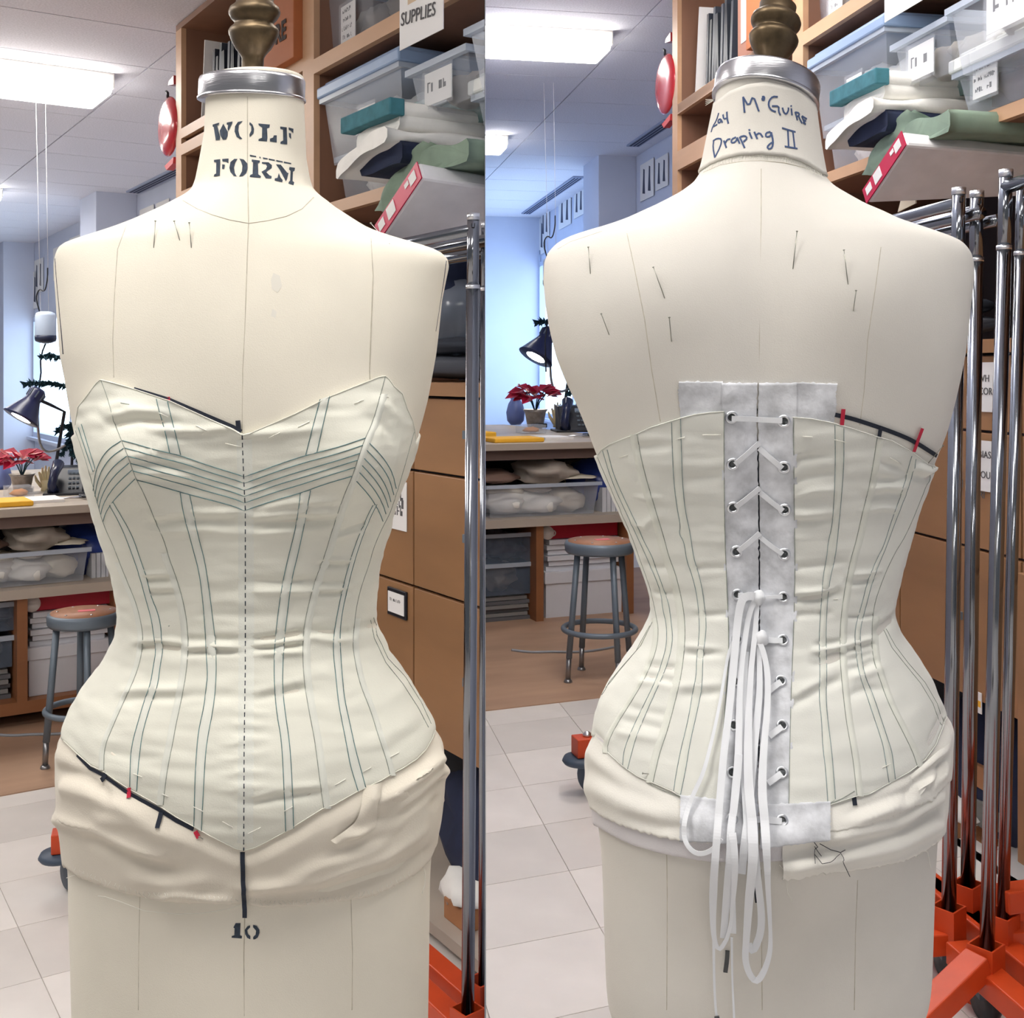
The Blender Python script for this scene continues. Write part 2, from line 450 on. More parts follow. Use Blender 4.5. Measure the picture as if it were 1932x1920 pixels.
# ------------------------------------------------------------------ room materials
TILE = [mat('vinyl_tile_%d' % i, c, .38, var=.06, vs=5, bump=.05, bs=30) for i, c in enumerate(((230,224,218),(222,216,210),(236,230,224)))]
CEIL = mat('ceiling_tile_speckled', (230,229,238), .9, var=.12, vs=120, bump=.5, bs=130)  # lavender tint imitates the bluish light on the tiles
GRID = mat('ceiling_grid', (206,206,212), .6)
WALLM = mat('wall_paint', (206,212,230), .8, var=.03, vs=3)  # bluish cast of the light put into the paint colour
WOOD = mat('birch_veneer', (142,102,80), .5, var=.16, vs=7, stretch=(1,1,.14), bump=.08, bs=60)
WOODE = mat('birch_edge', (204,162,126), .5, var=.12, vs=9, stretch=(1,.2,1))
WOODD = mat('brown_cabinet_veneer', (158,116,78), .45, var=.2, vs=5, stretch=(1,.25,1), bump=.06, bs=50)
DARKW = mat('dark_back_panel', (58,52,58), .7, var=.2, vs=5)
BENCHW = mat('maple_bench', (184,172,158), .5, var=.12, vs=6, stretch=(.2,1,1))
BROWNF = mat('brown_floor_board', (178,144,118), .55, var=.22, vs=5, stretch=(.25,1,1))
CHROME = mat('chrome', (146,150,157), .13, 1)
ORANGE = mat('orange_enamel', (206,72,28), .42, var=.1, vs=12)
BLACKP = mat('black_plastic', (24,27,36), .35)
CLEARB = clear('clear_plastic_bin', (216,222,232), .3, .2)
CLEARL = clear('clear_plastic_lid', (206,216,230), .6, .3)
CLEARG = clear('clear_plastic_shine', (232,236,242), .12, .1)
BLUEL = mat('blue_plastic_lid', (142,166,200), .4); WHITEL = mat('white_plastic_lid', (228,230,226), .4); GREENL = mat('sea_green_plastic', (120,148,146), .4)
PAPER = mat('white_paper', (238,236,234), .8); PRINT = mat('grey_print', (92,90,92), .9)
WHITEF = mat('white_fabric', (248,246,240), .9, var=.06, vs=14, bump=.3, bs=160); GREYF = mat('grey_fabric', (178,170,160), .9, var=.2, vs=10)
TEALF = mat('teal_fabric', (64,122,134), .85, var=.2, vs=30); NAVYF = mat('navy_fabric', (34,44,72), .9, var=.2, vs=12); GREENF = mat('sage_green_fabric', (136,156,138), .85, var=.15, vs=12, bump=.2, bs=60)
CARD = mat('brown_cardboard', (178,124,84), .8, var=.1, vs=8); REDP = mat('red_glossy', (196,40,48), .22, coat=.5); REDB = mat('red_card', (176,24,48), .45)
GREYM = mat('grey_steel_paint', (112,124,136), .42, .2); HARD = mat('brown_hardboard', (172,122,92), .5, var=.12, vs=40)
WHITEB = mat('white_file_box', (216,218,224), .7, var=.04, vs=6); BLUEBAG = mat('blue_plastic_bag', (38,62,140), .35, var=.3, vs=9, bump=.4, bs=20)
DIFF = mat('lamp_diffuser', (255,251,245), .6, emit=LAMP_E); PANE = mat('window_daylight_blind', (206,230,255), .6, emit=WIN_E, var=.12, vs=1.3)
YEL = mat('yellow_paper', (246,186,52), .7); LEAFR = mat('red_leaf', (196,26,72), .5, var=.25, vs=30); LEAFG = mat('dark_green_needle', (34,72,84), .7, var=.3, vs=60); SOIL = mat('foil_pot', (150,142,136), .35, .4, var=.3, vs=30, bump=.8, bs=40)
BLUEV = mat('blue_grey_glaze', (96,112,168), .35); CREAM = mat('cream_rubber', (240,226,182), .6); BULB = mat('lamp_bulb', (255,246,225), .5, emit=30)
WALLGLOW = mat('window_frosted_lower', (212,232,252), .6, emit=.9, var=.05, vs=1)  # wall below the window, its daylight put in as a glow
def build_room(sd):
    SFX = ' in left half' if sd == 'L' else ' in right half'
    fr = Frame('L', (-.169, 2.91), -.6436, 0) if sd == 'L' else Frame('R', (1.203, 2.78), -.1845, .2)
    S = fr.solid
    def T(name, label, cat, b, a, z, group=None, rz=0): return fr.thing(name, label+SFX, cat, b, a, z, group, rz)
    n0 = 1 if sd == 'L' else 2
    # desk frame: its front line follows the bench edge of the photograph
    P = fr.ray(84, 956, 'L'); zd = .9
    t = (zd+fr.zf-CAMZ)/P[1]; O = (P[0]*t, t)
    k = -.6436 if sd == 'L' else -.40
    dk = Frame(sd, O, k, fr.zf)
    # ---------------- shell
    zc = 2.88 if sd == 'L' else 3.02
    jb, ja = fr.onz(330, 333, zc); bw = jb
    cb, ca = fr.onz(38, 511, zc); a_end = ca
    fl = S('floor', MB().box(-7, bw+.3, -4.2, a_end+.3, -.15, -.004), TILE[1], kind='structure')
    # floor tiles, skewed with the bench line
    tb, ta = fr.onz(1026, 1555, 0, 'R'); me = {}
    u1, u2 = Vector((0, 1)), Vector((fr.e2.dot(dk.e2), fr.e1.dot(dk.e2))); u2 /= u2.x
    sz = .305
    for i in range(-9, 6):
        for j in range(-10, 7):
            p = Vector((tb, ta))+u2*sz*i+u1*sz*j
            W = fr.w(p.x, p.y)
            if W.y < 1.2 or (sd == 'L' and (W.x > .35 or W.x < -2.8)) or (sd == 'R' and (W.x < -.5 or W.x > 2)): continue
            q = [p+u2*.001+u1*.001, p+u2*(sz-.001)+u1*.001, p+u2*(sz-.001)+u1*(sz-.001), p+u2*.001+u1*(sz-.001)]
            mb = MB(); mb.prism([(v.x-p.x, v.y-p.y, -.0045) for v in q], (0, 0, .0045))
            o = mb.build('tile', TILE[(i*7+j*5+i*j) % 3], fl); o.location = (p.x, p.y, 0)
    # brown boards under the bench
    e1b, e1a = dk.onz(20, 1499, 0)
    st = dk.solid('trim_%d' % n0, MB().box(-4, 3, e1a, e1a+2.6, -.002, .004), BROWNF, kind='structure')
    ce = S('ceiling', MB().box(-7, bw+.3, -4.2, a_end+.3, zc+.02, zc+.12), GRID, kind='structure')
    ctile = {}
    cb0, ca0 = fr.onz(216, 178, zc)
    for i in range(-6, 3):
        for j in range(-8, int((a_end-ca0)/.62)+2):
            b0, a0 = cb0+i*1.22, ca0+j*.62
            if a0 < -4 or a0 > a_end or b0 > bw: continue
            key = 'c'
            if key not in ctile:
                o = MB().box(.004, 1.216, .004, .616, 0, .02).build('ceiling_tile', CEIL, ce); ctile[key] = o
            else:
                o = ctile[key].copy(); COL.objects.link(o); o.parent = ce
            o.location = (b0, a0, zc)
    # long wall behind the bookcase, with windows between two piers
    pb = bw-.32
    p1a = fr.onb(181, 430, pb)[0]; p1e = fr.onb(151, 430, pb)[0]
    p2a = fr.onb(966, 470, pb, 'R')[0]; p2e = fr.onb(943, 470, pb, 'R')[0]
    w1t = fr.onb(60, 600, bw)[1]; w1b = .75
    w2t = fr.onb(930, 518, bw, 'R')[1]; w2b = .75; w2m = fr.onb(950, 634, bw, 'R')[1]
    wl = MB()
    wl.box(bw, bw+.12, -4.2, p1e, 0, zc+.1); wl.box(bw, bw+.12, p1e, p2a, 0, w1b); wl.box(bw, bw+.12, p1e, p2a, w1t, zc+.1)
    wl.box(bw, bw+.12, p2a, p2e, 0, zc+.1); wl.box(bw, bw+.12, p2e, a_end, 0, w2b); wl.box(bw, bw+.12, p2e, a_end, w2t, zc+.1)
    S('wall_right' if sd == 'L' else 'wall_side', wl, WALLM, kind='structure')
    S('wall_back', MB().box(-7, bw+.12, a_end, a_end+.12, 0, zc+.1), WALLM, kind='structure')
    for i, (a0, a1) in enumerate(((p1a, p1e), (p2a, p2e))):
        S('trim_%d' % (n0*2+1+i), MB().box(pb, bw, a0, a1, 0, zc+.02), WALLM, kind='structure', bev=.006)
    for i, (a0, a1, z0, z1) in enumerate(((p1e, p2a, w1b, w1t), (p2e, a_end, w2b, w2t))):
        f = MB(); q = .05
        f.box(bw-.02, bw+.1, a0, a0+q, z0, z1).box(bw-.02, bw+.1, a1-q, a1, z0, z1).box(bw-.02, bw+.1, a0+q, a1-q, z0, z0+q).box(bw-.02, bw+.1, a0+q, a1-q, z1-q, z1)
        f.box(bw-.01, bw+.09, (a0+a1)/2-.03, (a0+a1)/2+.03, z0+q, z1-q)
        o = S('window_%d' % (n0*2-1+i), f, mat('window_frame_paint', (196,206,226), .6), kind='structure')
        zm_ = z0+q if i == 0 else w2m
        MB().box(bw+.05, bw+.07, a0+q, a1-q, zm_, z1-q).build('pane', PANE, o)
        if i == 1:
            MB().box(bw+.05, bw+.07, a0+q, a1-q, z0+q, zm_-.04).build('frosted_pane', WALLGLOW, o); MB().box(bw-.01, bw+.09, a0+q, a1-q, zm_-.04, zm_).build('transom', WALLM, o)  # lower panel is lit wall, brightness imitated by emission
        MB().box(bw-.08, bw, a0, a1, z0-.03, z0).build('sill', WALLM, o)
    # ---------------- ceiling: fluorescent boxes and linear vents
    for i, (p, q) in enumerate((((216,178),(184,209)), ((5,379),(-14,394)))):
        zl = zc-.1; b0, a0 = fr.onz(*p, zl); b1, a1 = fr.onz(*q, zl); a1 = a0+max(.3, min(.62, a1-a0))
        pos = [(b0, a0)]
        if i == 0:
            for X, Y in ((((-.72, .34), (-.75, -3.8), (-2.5, 1.9), (-4.0, 4.2), (-4.8, 6.6)) if sd == 'L' else ((.66, .32), (.7, -3.6), (.5, 2.4), (.55, 3.9)))):  # unseen boxes added to light the forms, floor and far room
                v = Vector((X, Y))-fr.O; pos.append((v.dot(fr.e2)+.61, v.dot(fr.e1)))
        for j, (bb, aa) in enumerate(pos):
            o = T('ceiling_light', ('glowing fluorescent ceiling box nearest the bookcase' if i == 0 else 'glowing fluorescent ceiling box farther down the room') if j == 0 else 'fluorescent ceiling box outside the frame, %s' % ('above the form', 'behind the viewer', 'off to the side', 'far off to the side', 'farthest off', 'last of the row')[j-1], 'ceiling light', bb-.61, aa+(a1-a0)/2, zl)
            hw, hd = .61, (a1-a0)/2
            MB().box(-hw, hw, -hd, hd, .088, .1).box(hw-.006, hw, -hd, hd, .03, .088).build('housing', mat('lamp_housing', (236,234,226), .6), o)
            MB().box(-hw+.01, hw-.007, -hd+.01, hd-.01, 0, .088).build('diffuser', DIFF, o, bev=.015)
    for i, (p, q, r) in enumerate((((238,363),(334,309),(252,364)), ((27,505),(150,428),(40,506)))):
        b0, a0 = fr.onz(*p, zc-.012); b1, a1 = fr.onz(*q, zc-.012); b2, a2 = fr.onz(*r, zc-.012)
        o = T('ceiling_vent', 'long dark slotted air vent along the wall, '+('nearer one' if i == 0 else 'farther one'), 'vent', b0, a1, zc)
        wv = max(.1, min(.3, abs(b2-b0))); L = a0-a1
        MB().box(0, wv, 0, L, -.014, 0).build('frame', mat('vent_frame', (150,158,184), .5), o)
        for k in range(3): MB().box(wv*(.14+.28*k), wv*(.14+.28*k)+wv*.16, .03, L-.03, -.016, -.014).build('slot', mat('vent_slot', (40,44,70), .8), o)
    for i, (p, w_, h_) in enumerate((((1220,340,'R'), 26, 70), ((1248,325,'R'), 24, 60), ((62,548,'L'), 18, 70), ((1065,398,'R'), 24, 60), ((1028,420,'R'), 16, 60), ((1092,380,'R'), 20, 56))):
        bb = bw-.012; a0, z0 = fr.onb(p[0], p[1], bb, p[2]); a1, z1 = fr.onb(p[0]+w_, p[1]+h_*.0, bb, p[2]); _, z2 = fr.onb(p[0], p[1]+h_, bb, p[2])
        wd, ht = abs(a1-a0), abs(z2-z0)
        o = T('wall_poster', ('wall sheet with dark dress drawings, %s' % ('beside the bookcase', 'touching the bookcase edge', 'above the hanging bottle', 'left of the pier', 'far left over the window', 'closest to the pier')[i]), 'poster', bb, a0, z0)
        MB().box(0, .004, -wd/2, wd/2, -ht/2, ht/2).build('sheet', PAPER, o)
        random.seed(i)
        for k in range(2):
            y = (-.22+.42*k)*wd; pts = [(-.0006, y-wd*.05, ht*.32), (-.0006, y+wd*.05, ht*.36), (-.0006, y+wd*.07, ht*.1), (-.0006, y+wd*.12, -ht*.3), (-.0006, y-wd*.08, -ht*.34), (-.0006, y-wd*.05, 0)]
            MB().prism(pts, (.0006, 0, 0)).build('dress_drawing', mat('dark_ink', (70,74,92), .9), o)
    # ---------------- bookcase
    A = lambda x, y, s_='L', b=0: fr.onb(x, y, b, s_)[0]
    Z = lambda x, y, s_='L', b=0: fr.onb(x, y, b, s_)[1]
    aE0, aE1 = A(342, 200), A(332, 200); d0, d1 = A(592, 90), A(579, 90)
    zt = min(zc-.03, Z(334, 54)); zS = Z(770, 338); zSb = zS-.035; zT = Z(673, 66); zTb = zT-.045
    aR = -1.6 if sd == 'L' else -1.3; dep = .52
    zW = Z(840, 722); zWb = Z(840, 747)
    bc = T('bookcase', 'tall birch bookcase crammed with bins and fabric bolts', 'bookcase', 0, 0, 0)
    def part(name, mb, m=WOOD, root=bc, **k): return mb.build(name, m, root, **k)
    part('end_panel', MB().box(.02, dep, aE0, aE1, 0, zt)); part('edge_strip', MB().box(0, .02, aE0, aE1, 0, zt), WOODE)
    part('divider', MB().box(.02, dep, d0+.004, d1+.03, zW+.001, zt)); part('edge_strip', MB().box(0, .02, d0, d1+.034, zW+.001, zt), WOODE)
    part('top_panel', MB().box(0, dep, aR, aE1, zt, zt+.025)); part('back_panel', MB().box(dep, dep+.02, aR, aE1, 0, zt), DARKW)
    for (a0, a1, z1, z0) in ((aR, d0, zT, zTb), (aR, d0, zS, zSb), (d1+.034, aE0, Z(560, 116), Z(560, 116)-.04), (d1+.034, aE0, Z(360, 262), Z(360, 262)-.045), (d1+.034, aE0, Z(1305, 270, 'R'), Z(1305, 270, 'R')-.085), (d1+.034, aE0, zW-.1, zW-.15)):
        part('shelf', MB().box(.02, dep, a0, a1, z0, z1)); part('shelf_edge', MB().box(0, .02, a0, a1, z0, z1), WOODE)
    # base cabinets
    sv = A(780, 900); sR = A(1927, 1200, 'R')
    zb = Z(829, 1411)
    zz = [zWb-.004, Z(820, 893), Z(780, 1106), zb]
    wt = T('counter_ledge', 'narrow dark wood ledge on top of the brown drawers', 'counter', 0, 0, 0)
    MB().box(-.015, dep, aR, d0+.3, zWb, zW).build('slab', WOODD, wt)
    for nm, a0, a1, lab in (('near', sR, sv, 'brown base cabinet with wide drawer fronts next to the chrome poles'), ('far', sv, sv+1.0, 'brown base cabinet with paper sign and framed card'), ('right', aR, sR, 'brown base cabinet at the right edge')):
        c = T('base_cabinet', lab, 'cabinet', 0, (a0+a1)/2, zb, 'brown base cabinets'+SFX); h = (a1-a0)/2
        MB().box(.018, dep, -h, h, 0, zz[0]-zb).build('carcass', DARKW, c)
        for k in range(3):
            g = .0035; f = MB().box(0, .018, -h+g, h-g, zz[k+1]-zb+g, zz[k]-zb-g).build('drawer_front', WOODD, c, bev=.002)
            if nm == 'near': MB().box(-.022, 0, h-.02-.3, h-.02-.27, (zz[k]+zz[k+1])/2-zb, (zz[k]+zz[k+1])/2-zb+.02).build('pull', GREYM, f)
        if nm == 'far':
            y0, za = fr.onb(768, 910, -.001); y1, zb_ = fr.onb(735, 995, -.001); m_ = (a0+a1)/2
            sg = T('paper_sign', 'white paper sign taped on the brown cabinet front', 'sign', -.002, 0, 0)
            MB().box(-.001, .001, y0, y1, zb_, za).build('sheet', PAPER, sg)
            for k in range(3): scribble(sg, -.0016, y1-(y1-y0)*.25, y0+(y1-y0)*.1, zb_+(za-zb_)*(.6-.15*k), .028, k)
            y0, za = fr.onb(769, 1117, -.001); y1, zb_ = fr.onb(734, 1157, -.001)
            ch = T('card_holder', 'black framed label card holder on the brown drawer', 'label holder', -.001, 0, 0)
            MB().box(-.006, .001, y0, y1, zb_, za).build('frame', BLACKP, ch, bev=.002)
            MB().box(-.0075, -.005, y0+.008, y1-.008, zb_+.01, za-.01).build('card', PAPER, ch)
            scribble(ch, -.008, y1-.02, y0+.02, za-.034, .009, 5)
    if sd == 'R':
        for (x0, y0, x1, y1, lines, lab) in ((1846,683,1880,776,('WH','COR'),'upper white sign with large capitals behind the poles'), (1843,833,1877,924,('BIAS','','SOU','','RI'),'lower white sign with small lines behind the poles')):
            ya, za = fr.onb(x1, y0, -.002, 'R'); yb, z_ = fr.onb(x0, y1, -.002, 'R')
            s_ = T('paper_sign', lab, 'sign', -.003, 0, 0); MB().box(-.001, .001, ya, yb, z_, za).build('sheet', PAPER, s_)
            for k, L in enumerate(lines):
                if L: text('lettering', L, (yb-ya)*.33, (-.002, yb-(yb-ya)*(.36 if len(L) < 3 else .46 if len(L) < 4 else .5), za-(za-z_)*(.28+.2*k) if len(lines) > 2 else za-(za-z_)*(.33+.26*k)), (pi/2, 0, -pi/2), PRINT, s_, sx=1.1)
        ya, za = fr.onb(1853, 1308, -.002, 'R'); yb, z_ = fr.onb(1832, 1337, -.002, 'R')
        s_ = T('price_strip', 'small white strip with a yellow band on the lowest drawer', 'label', -.003, 0, 0); MB().box(-.001, .001, ya, yb, z_, za).build('strip', PAPER, s_); MB().box(-.0015, .0, ya+.003, yb, z_+(za-z_)*.3, z_+(za-z_)*.6).build('band', YEL, s_)
    zk = Z(838, 1752)
    bs = T('base_shelf', 'low open shelf board under the brown cabinets', 'shelf', 0, 0, 0)
    MB().box(-.01, dep, aR, sv+1.0, zk-.03, zk).build('board', BENCHW, bs); MB().box(.03, .06, aR, sv+1.0, 0, zk-.03).build('kick_board', mat('black_kick', (26,28,38), .7), bs)
    MB().box(dep-.02, dep, aR, sv+1.0, zk, zb).build('back_board', mat('black_kick', (26,28,38), .7), bs)
    def carton(x0, x1, y1, y0, b, m, lab, d=.25, src='L', name='carton', cat='box', zbase=None):
        a0, z0 = fr.onb(x1, y0, b, src); a1, _ = fr.onb(x0, y0, b, src); z1 = fr.onb(x0, y1, b, src)[1]
        if zbase is not None: z0 = zbase
        o = T(name, lab, cat, b, (a0+a1)/2, z0); h = (a1-a0)/2
        MB().box(0, d, -h, h, 0, z1-z0).build('body', m, o, bev=.003)
        return o, h, z1-z0, d
    o, h, hh, d = carton(837, 878, 1690, 1765, .03, CARD, 'brown cardboard carton on the low shelf', zbase=zk)
    MB().box(-.001, d, -.03, .03, hh, hh+.001).build('packing_tape', mat('tan_tape', (150,104,66), .4), o)
    o = T('folded_cloth', 'crumpled white cloth bundle on the low shelf', 'fabric', .12, A(825, 1700), zk)
    MB().blob((0, 0, .05), (.09, .1, .055), 3, .5).build('bundle', WHITEF, o)
    o = T('folded_cloth', 'dark navy cloth hanging under the brown cabinets', 'fabric', .16, A(840, 1550), zk)
    MB().blob((.04, 0, .16), (.1, .35, .17), 5, .4).build('bundle', NAVYF, o)
    if sd == 'R':
        for j, (x0, x1, y1, y0, m, lab) in enumerate(((1832,1868,1437,1500,CARD,'brown carton high in the dark gap between the poles'), (1830,1866,1500,1572,mat('grey_carton',(120,120,116),.8),'grey carton in the dark gap between the poles'), (1829,1862,1575,1622,CARD,'brown carton low in the dark gap between the poles'), (1766,1792,1520,1560,CARD,'brown carton beside the form hip'))):
            carton(x0, x1, y1, y0, .1, m, lab, src='R')
        a0 = A(1919, 1400, 'R', -.05)
        o = T('side_cabinet', 'brown wooden cabinet side at the extreme right edge', 'cabinet', 0, 0, 0)
        MB().box(-.05, .3, a0-.6, a0, .12, Z(1925, 1070, 'R')).build('body', WOODD, o, bev=.003)
    # ---------------- bins on the shelves
    def bin_(x0, x1, ytop, ybot, b, d, src, lab, lidm=None, lidh=.03, body=CLEARB, zbase=None, label=None, taper=.9, fill=GREYF, seed=1, lines=('SEWING','& FELT'), lsz=1.0):
        a0, z0 = fr.onb(x1, ybot, b, src); a1, _ = fr.onb(x0, ybot, b, src); z1 = fr.onb((x0+x1)/2, ytop, b, src)[1]
        zq = z0 if zbase is None else zbase; hh = z1-zq; h = (a1-a0)/2
        o = T('storage_bin', lab, 'bin', b, (a0+a1)/2, zq)
        t_ = taper
        mb = MB(); dd = d*(1-t_)/2
        def ring(k, z): return [(dd*(1-k), -h*(t_+(1-t_)*k), z), (d-dd*(1-k), -h*(t_+(1-t_)*k), z), (d-dd*(1-k), h*(t_+(1-t_)*k), z), (dd*(1-k), h*(t_+(1-t_)*k), z)]
        r0, r1 = ring(0, .002), ring(1, hh-lidh); mb.add(r0+r1, [(3,2,1,0),(0,1,5,4),(1,2,6,5),(2,3,7,6),(3,0,4,7)]); mb.build('tub', body, o)
        e = MB(); e.box(-.012, .004, -h-.012, h+.012, hh-lidh-.014, hh-lidh+.002).box(d-.004, d+.012, -h-.012, h+.012, hh-lidh-.014, hh-lidh+.002).box(0, d, -h-.012, -h, hh-lidh-.014, hh-lidh+.002).box(0, d, h, h+.012, hh-lidh-.014, hh-lidh+.002); e.build('rim', CLEARL, o)
        if lidm:
            L = MB().box(-.018, d+.018, -h-.02, h+.02, hh-lidh, hh-lidh*.3).box(0, d, -h, h, hh-lidh*.3, hh).build('lid', lidm, o, bev=.006)
        random.seed(seed); ci = MB()
        for k in range(5): ci.blob((d*random.uniform(.24, .4), (-.64+.32*k)*h*t_, hh*random.uniform(.3, .5)), (d*.17, h*.3, hh*.27), seed+k, .35)
        c = ci.build('stored_cloth', fill, o); c['kind'] = 'stuff'
        if label:
            y0, y1, l0, l1 = label; q = dd*.5+.0
            s_ = MB().prism([(-.004, -h+2*h*y0, hh*l0), (-.004, -h+2*h*y1, hh*l0), (-.004, -h+2*h*y1, hh*l1), (-.004, -h+2*h*y0, hh*l1)], (.002, 0, 0)).build('paper_label', PAPER, o)
            for k, L in enumerate(lines):
                lw = 2*h*(y1-y0)*(.5+.4*len(L)/10); yc = -h+h*(y0+y1); scribble(s_, -.0045, yc+lw/2, yc-lw/2, hh*(l1-(l1-l0)*(k+.85)/(len(lines)+.4)), hh*(l1-l0)/(len(lines)+.6)*.55, k+seed)
            MB().prism([(-.006, -h+2*h*y0-.01, hh*l0-.01), (-.006, -h+2*h*y1+.01, hh*l0-.01), (-.006, -h+2*h*y1+.01, hh*l1+.01), (-.006, -h+2*h*y0-.01, hh*l1+.01)], (.0006, 0, 0)).build('label_pocket', CLEARG, o)
        return o
    bin_(612, 700, -60, 26, .05, .42, 'L', 'clear bin with a lettered white label on the top shelf', BLUEL, zbase=zT, label=(.3, .6, .1, .56), lines=('BRIDAL', 'GOLD', '& SILVER', 'LACES'), fill=GREYF, seed=2)
    bin_(612, 756, 120, 262, .02, .44, 'L', 'large blue lidded clear bin on the middle shelf beside the upright', BLUEL, lidh=.05, zbase=None, label=(.3, .5, .06, .5), lines=('NOTIONS',), fill=WHITEF, seed=4)
    bin_(1690, 1790, 38, 132, -.06, .42, 'R', 'grey clear bin with a white label under the supplies carton', None, label=(.25, .72, .08, .62), lines=('BINDING',), fill=GREYF, seed=5)
    bin_(1700, 1812, 118, 176, .06, .4, 'R', 'sea green storage bin behind the fabric stack', GREENL, body=GREENL, lidh=.02, fill=GREENF, seed=9)
    bin_(1795, 1960, -52, 72, -.08, .44, 'R', 'milky clear bin highest at the right end', None, label=(.1, .55, .3, .9), lines=('LACE',), fill=WHITEF, seed=6)
    bin_(1808, 1975, 62, 226, -.02, .46, 'R', 'white lidded clear bin with a printed label at the right end', WHITEL, lidh=.05, zbase=zS, label=(.52, .8, .2, .74), lines=('UNDER', 'THE SLEEVE', 'PADDING'), fill=mat('brown_cloth', (130,104,92), .9), seed=7)
    a0, z0 = fr.onb(838, 45, -.12); a1, z1 = fr.onb(756, 96, -.12)
    zt_ = fr.onb(790, -70, -.12)[1]
    o = T('supplies_carton', 'white carton lettered SUPPLIES jutting over the top shelf edge', 'box', -.12, (a0+a1)/2, zT+.0)
    h = (a1-a0)/2; MB().box(0, .4, -h, h, 0, zt_-zT).build('carton_body', WHITEB, o, bev=.004)
    lb = MB().box(-.003, -.001, -h, h, z1-zT, zt_-zT).build('front_sheet', PAPER, o); text('lettering', 'SUPPLIES', h*.42, (-.005, h*.1, z1-zT+.062), (pi/2, .1, -pi/2), PRINT, lb, sx=1)
    MB().box(-.0034, -.003, -h*.95, h*.6, z1-zT+.1, zt_-zT-.02).build('tan_flap', mat('tan_paper', (214,190,160), .8), o)
    # brown carton and dark folders in the first bay
    a0, z0 = fr.onb(592, 104, .03); a1 = fr.onb(521, 98, .03)[0]; zsh = Z(560, 116)
    o = T('brown_carton', 'orange brown carton lettered RE on the upper left shelf', 'box', -.03, (a0+a1)/2+.02, zsh); h = (a1-a0)/2
    hx = max(h, .16); MB().box(0, .4, -h, h+.04, 0, zt-zsh-.03).build('carton_body', mat('orange_carton', (176,104,62), .7, var=.06, vs=6), o, bev=.003)
    text('lettering', 'RE', .085, (-.002, -h*.35, .1), (pi/2, 0, -pi/2), mat('black_print', (50,34,32), .8), o, bold=.003)
    o = T('brown_carton', 'pinkish carton with a white label behind the bronze finial', 'box', .0, A(490, 70), zsh); MB().box(0, .36, -.16, .14, 0, .34).build('carton_body', mat('pink_carton', (170,122,104), .8), o, bev=.003); MB().box(-.002, 0, -.06, .1, .06, .3).build('paper_label', PAPER, o)
    zs2 = Z(360, 262); gp = 'dark folders upright on the lower left shelf'+SFX
    for k in range(9):
        a_ = A(372, 240)-.035*k; random.seed(k)
        hgt = .3+.05*random.random()
        o = MB().box(0, .26, -.012, .012, 0, hgt).build('folder', mat('dark_folder_%d' % (k % 3), ((38,44,56),(30,36,46),(52,58,70))[k % 3], .5), None, 'dark upright folder on the lower left shelf'+SFX, 'folder', gp)
        o.location = fr.w(.06, a_, zs2); o.rotation_euler = (random.uniform(-.06, .1), 0, fr.rz)
    o = T('paper_sheaf', 'thin white sheaf leaning against dark folders', 'paper', .05, A(362, 240)+.05, zs2)
    mb = MB().box(0, .2, -.004, .004, 0, .4); q = mb.build('sheets', PAPER, o); q.rotation_euler = (.14, 0, 0)
    o = T('tan_carton', 'tan carton at the bottom of the left bay', 'box', .05, A(1325, 330, 'R'), Z(1325, 345, 'R')-.1); MB().box(0, .3, -.2, .1, 0, .3).build('carton_body', mat('tan_carton', (176,150,128), .8), o, bev=.004)
    # red dish on the bookcase end
    a_, z_ = fr.onb(313, 240, .0); dp = .12
    o = T('red_dish', 'glossy red round dish hanging off the bookcase end', 'dish', 0, A(318, 240), Z(316, 240))
    sc = fr.w(0, a_, 0).y/F*56
    MB().lathe([(0, .024), (sc*.5, .022), (sc*.8, .016), (sc*.95, .006), (sc, 0), (sc*.98, -.008), (sc*.7, -.012), (0, -.012)], 48, (0, 0, 0), (-1, 0, 0)).build('dome', REDP, o)
    MB().lathe([(sc*.6, 0), (sc*.62, .05), (sc*.5, .1), (0, .1)], 32, (.1, -.02, -.01), (-1, 0, 0)).build('back_housing', mat('red_dark', (150,24,36), .35), o)
    MB().tube([(0, .01, sc*.98), (0, .012, sc*1.15), (0, .03, sc*1.22)], .006).build('hook', BLACKP, o)
    MB().prism([(0, -.07, -sc*1.1), (0, .06, -sc*1.25), (0, .03, -sc*1.42), (0, -.06, -sc*1.3)], (.03, 0, 0)).build('ribbon_end', mat('red_bright', (206,60,66), .5), o)
    MB().prism([(0, -.07, sc*1.3), (0, .01, sc*1.4), (0, .0, sc*1.52), (0, -.07, sc*1.6)], (.03, 0, 0)).build('ribbon_end', mat('red_dark', (150,24,36), .35), o)
    # ---------------- fabric bolts stacked on the middle shelf, ends sticking out
    bf_ = -.16
    C = lambda x, y, b=bf_: fr.onb(x, y, b)
    fa0, fa1 = C(737, 200)[0], C(651, 250)[0]
    gsp = 'fabric stack on the middle shelf'
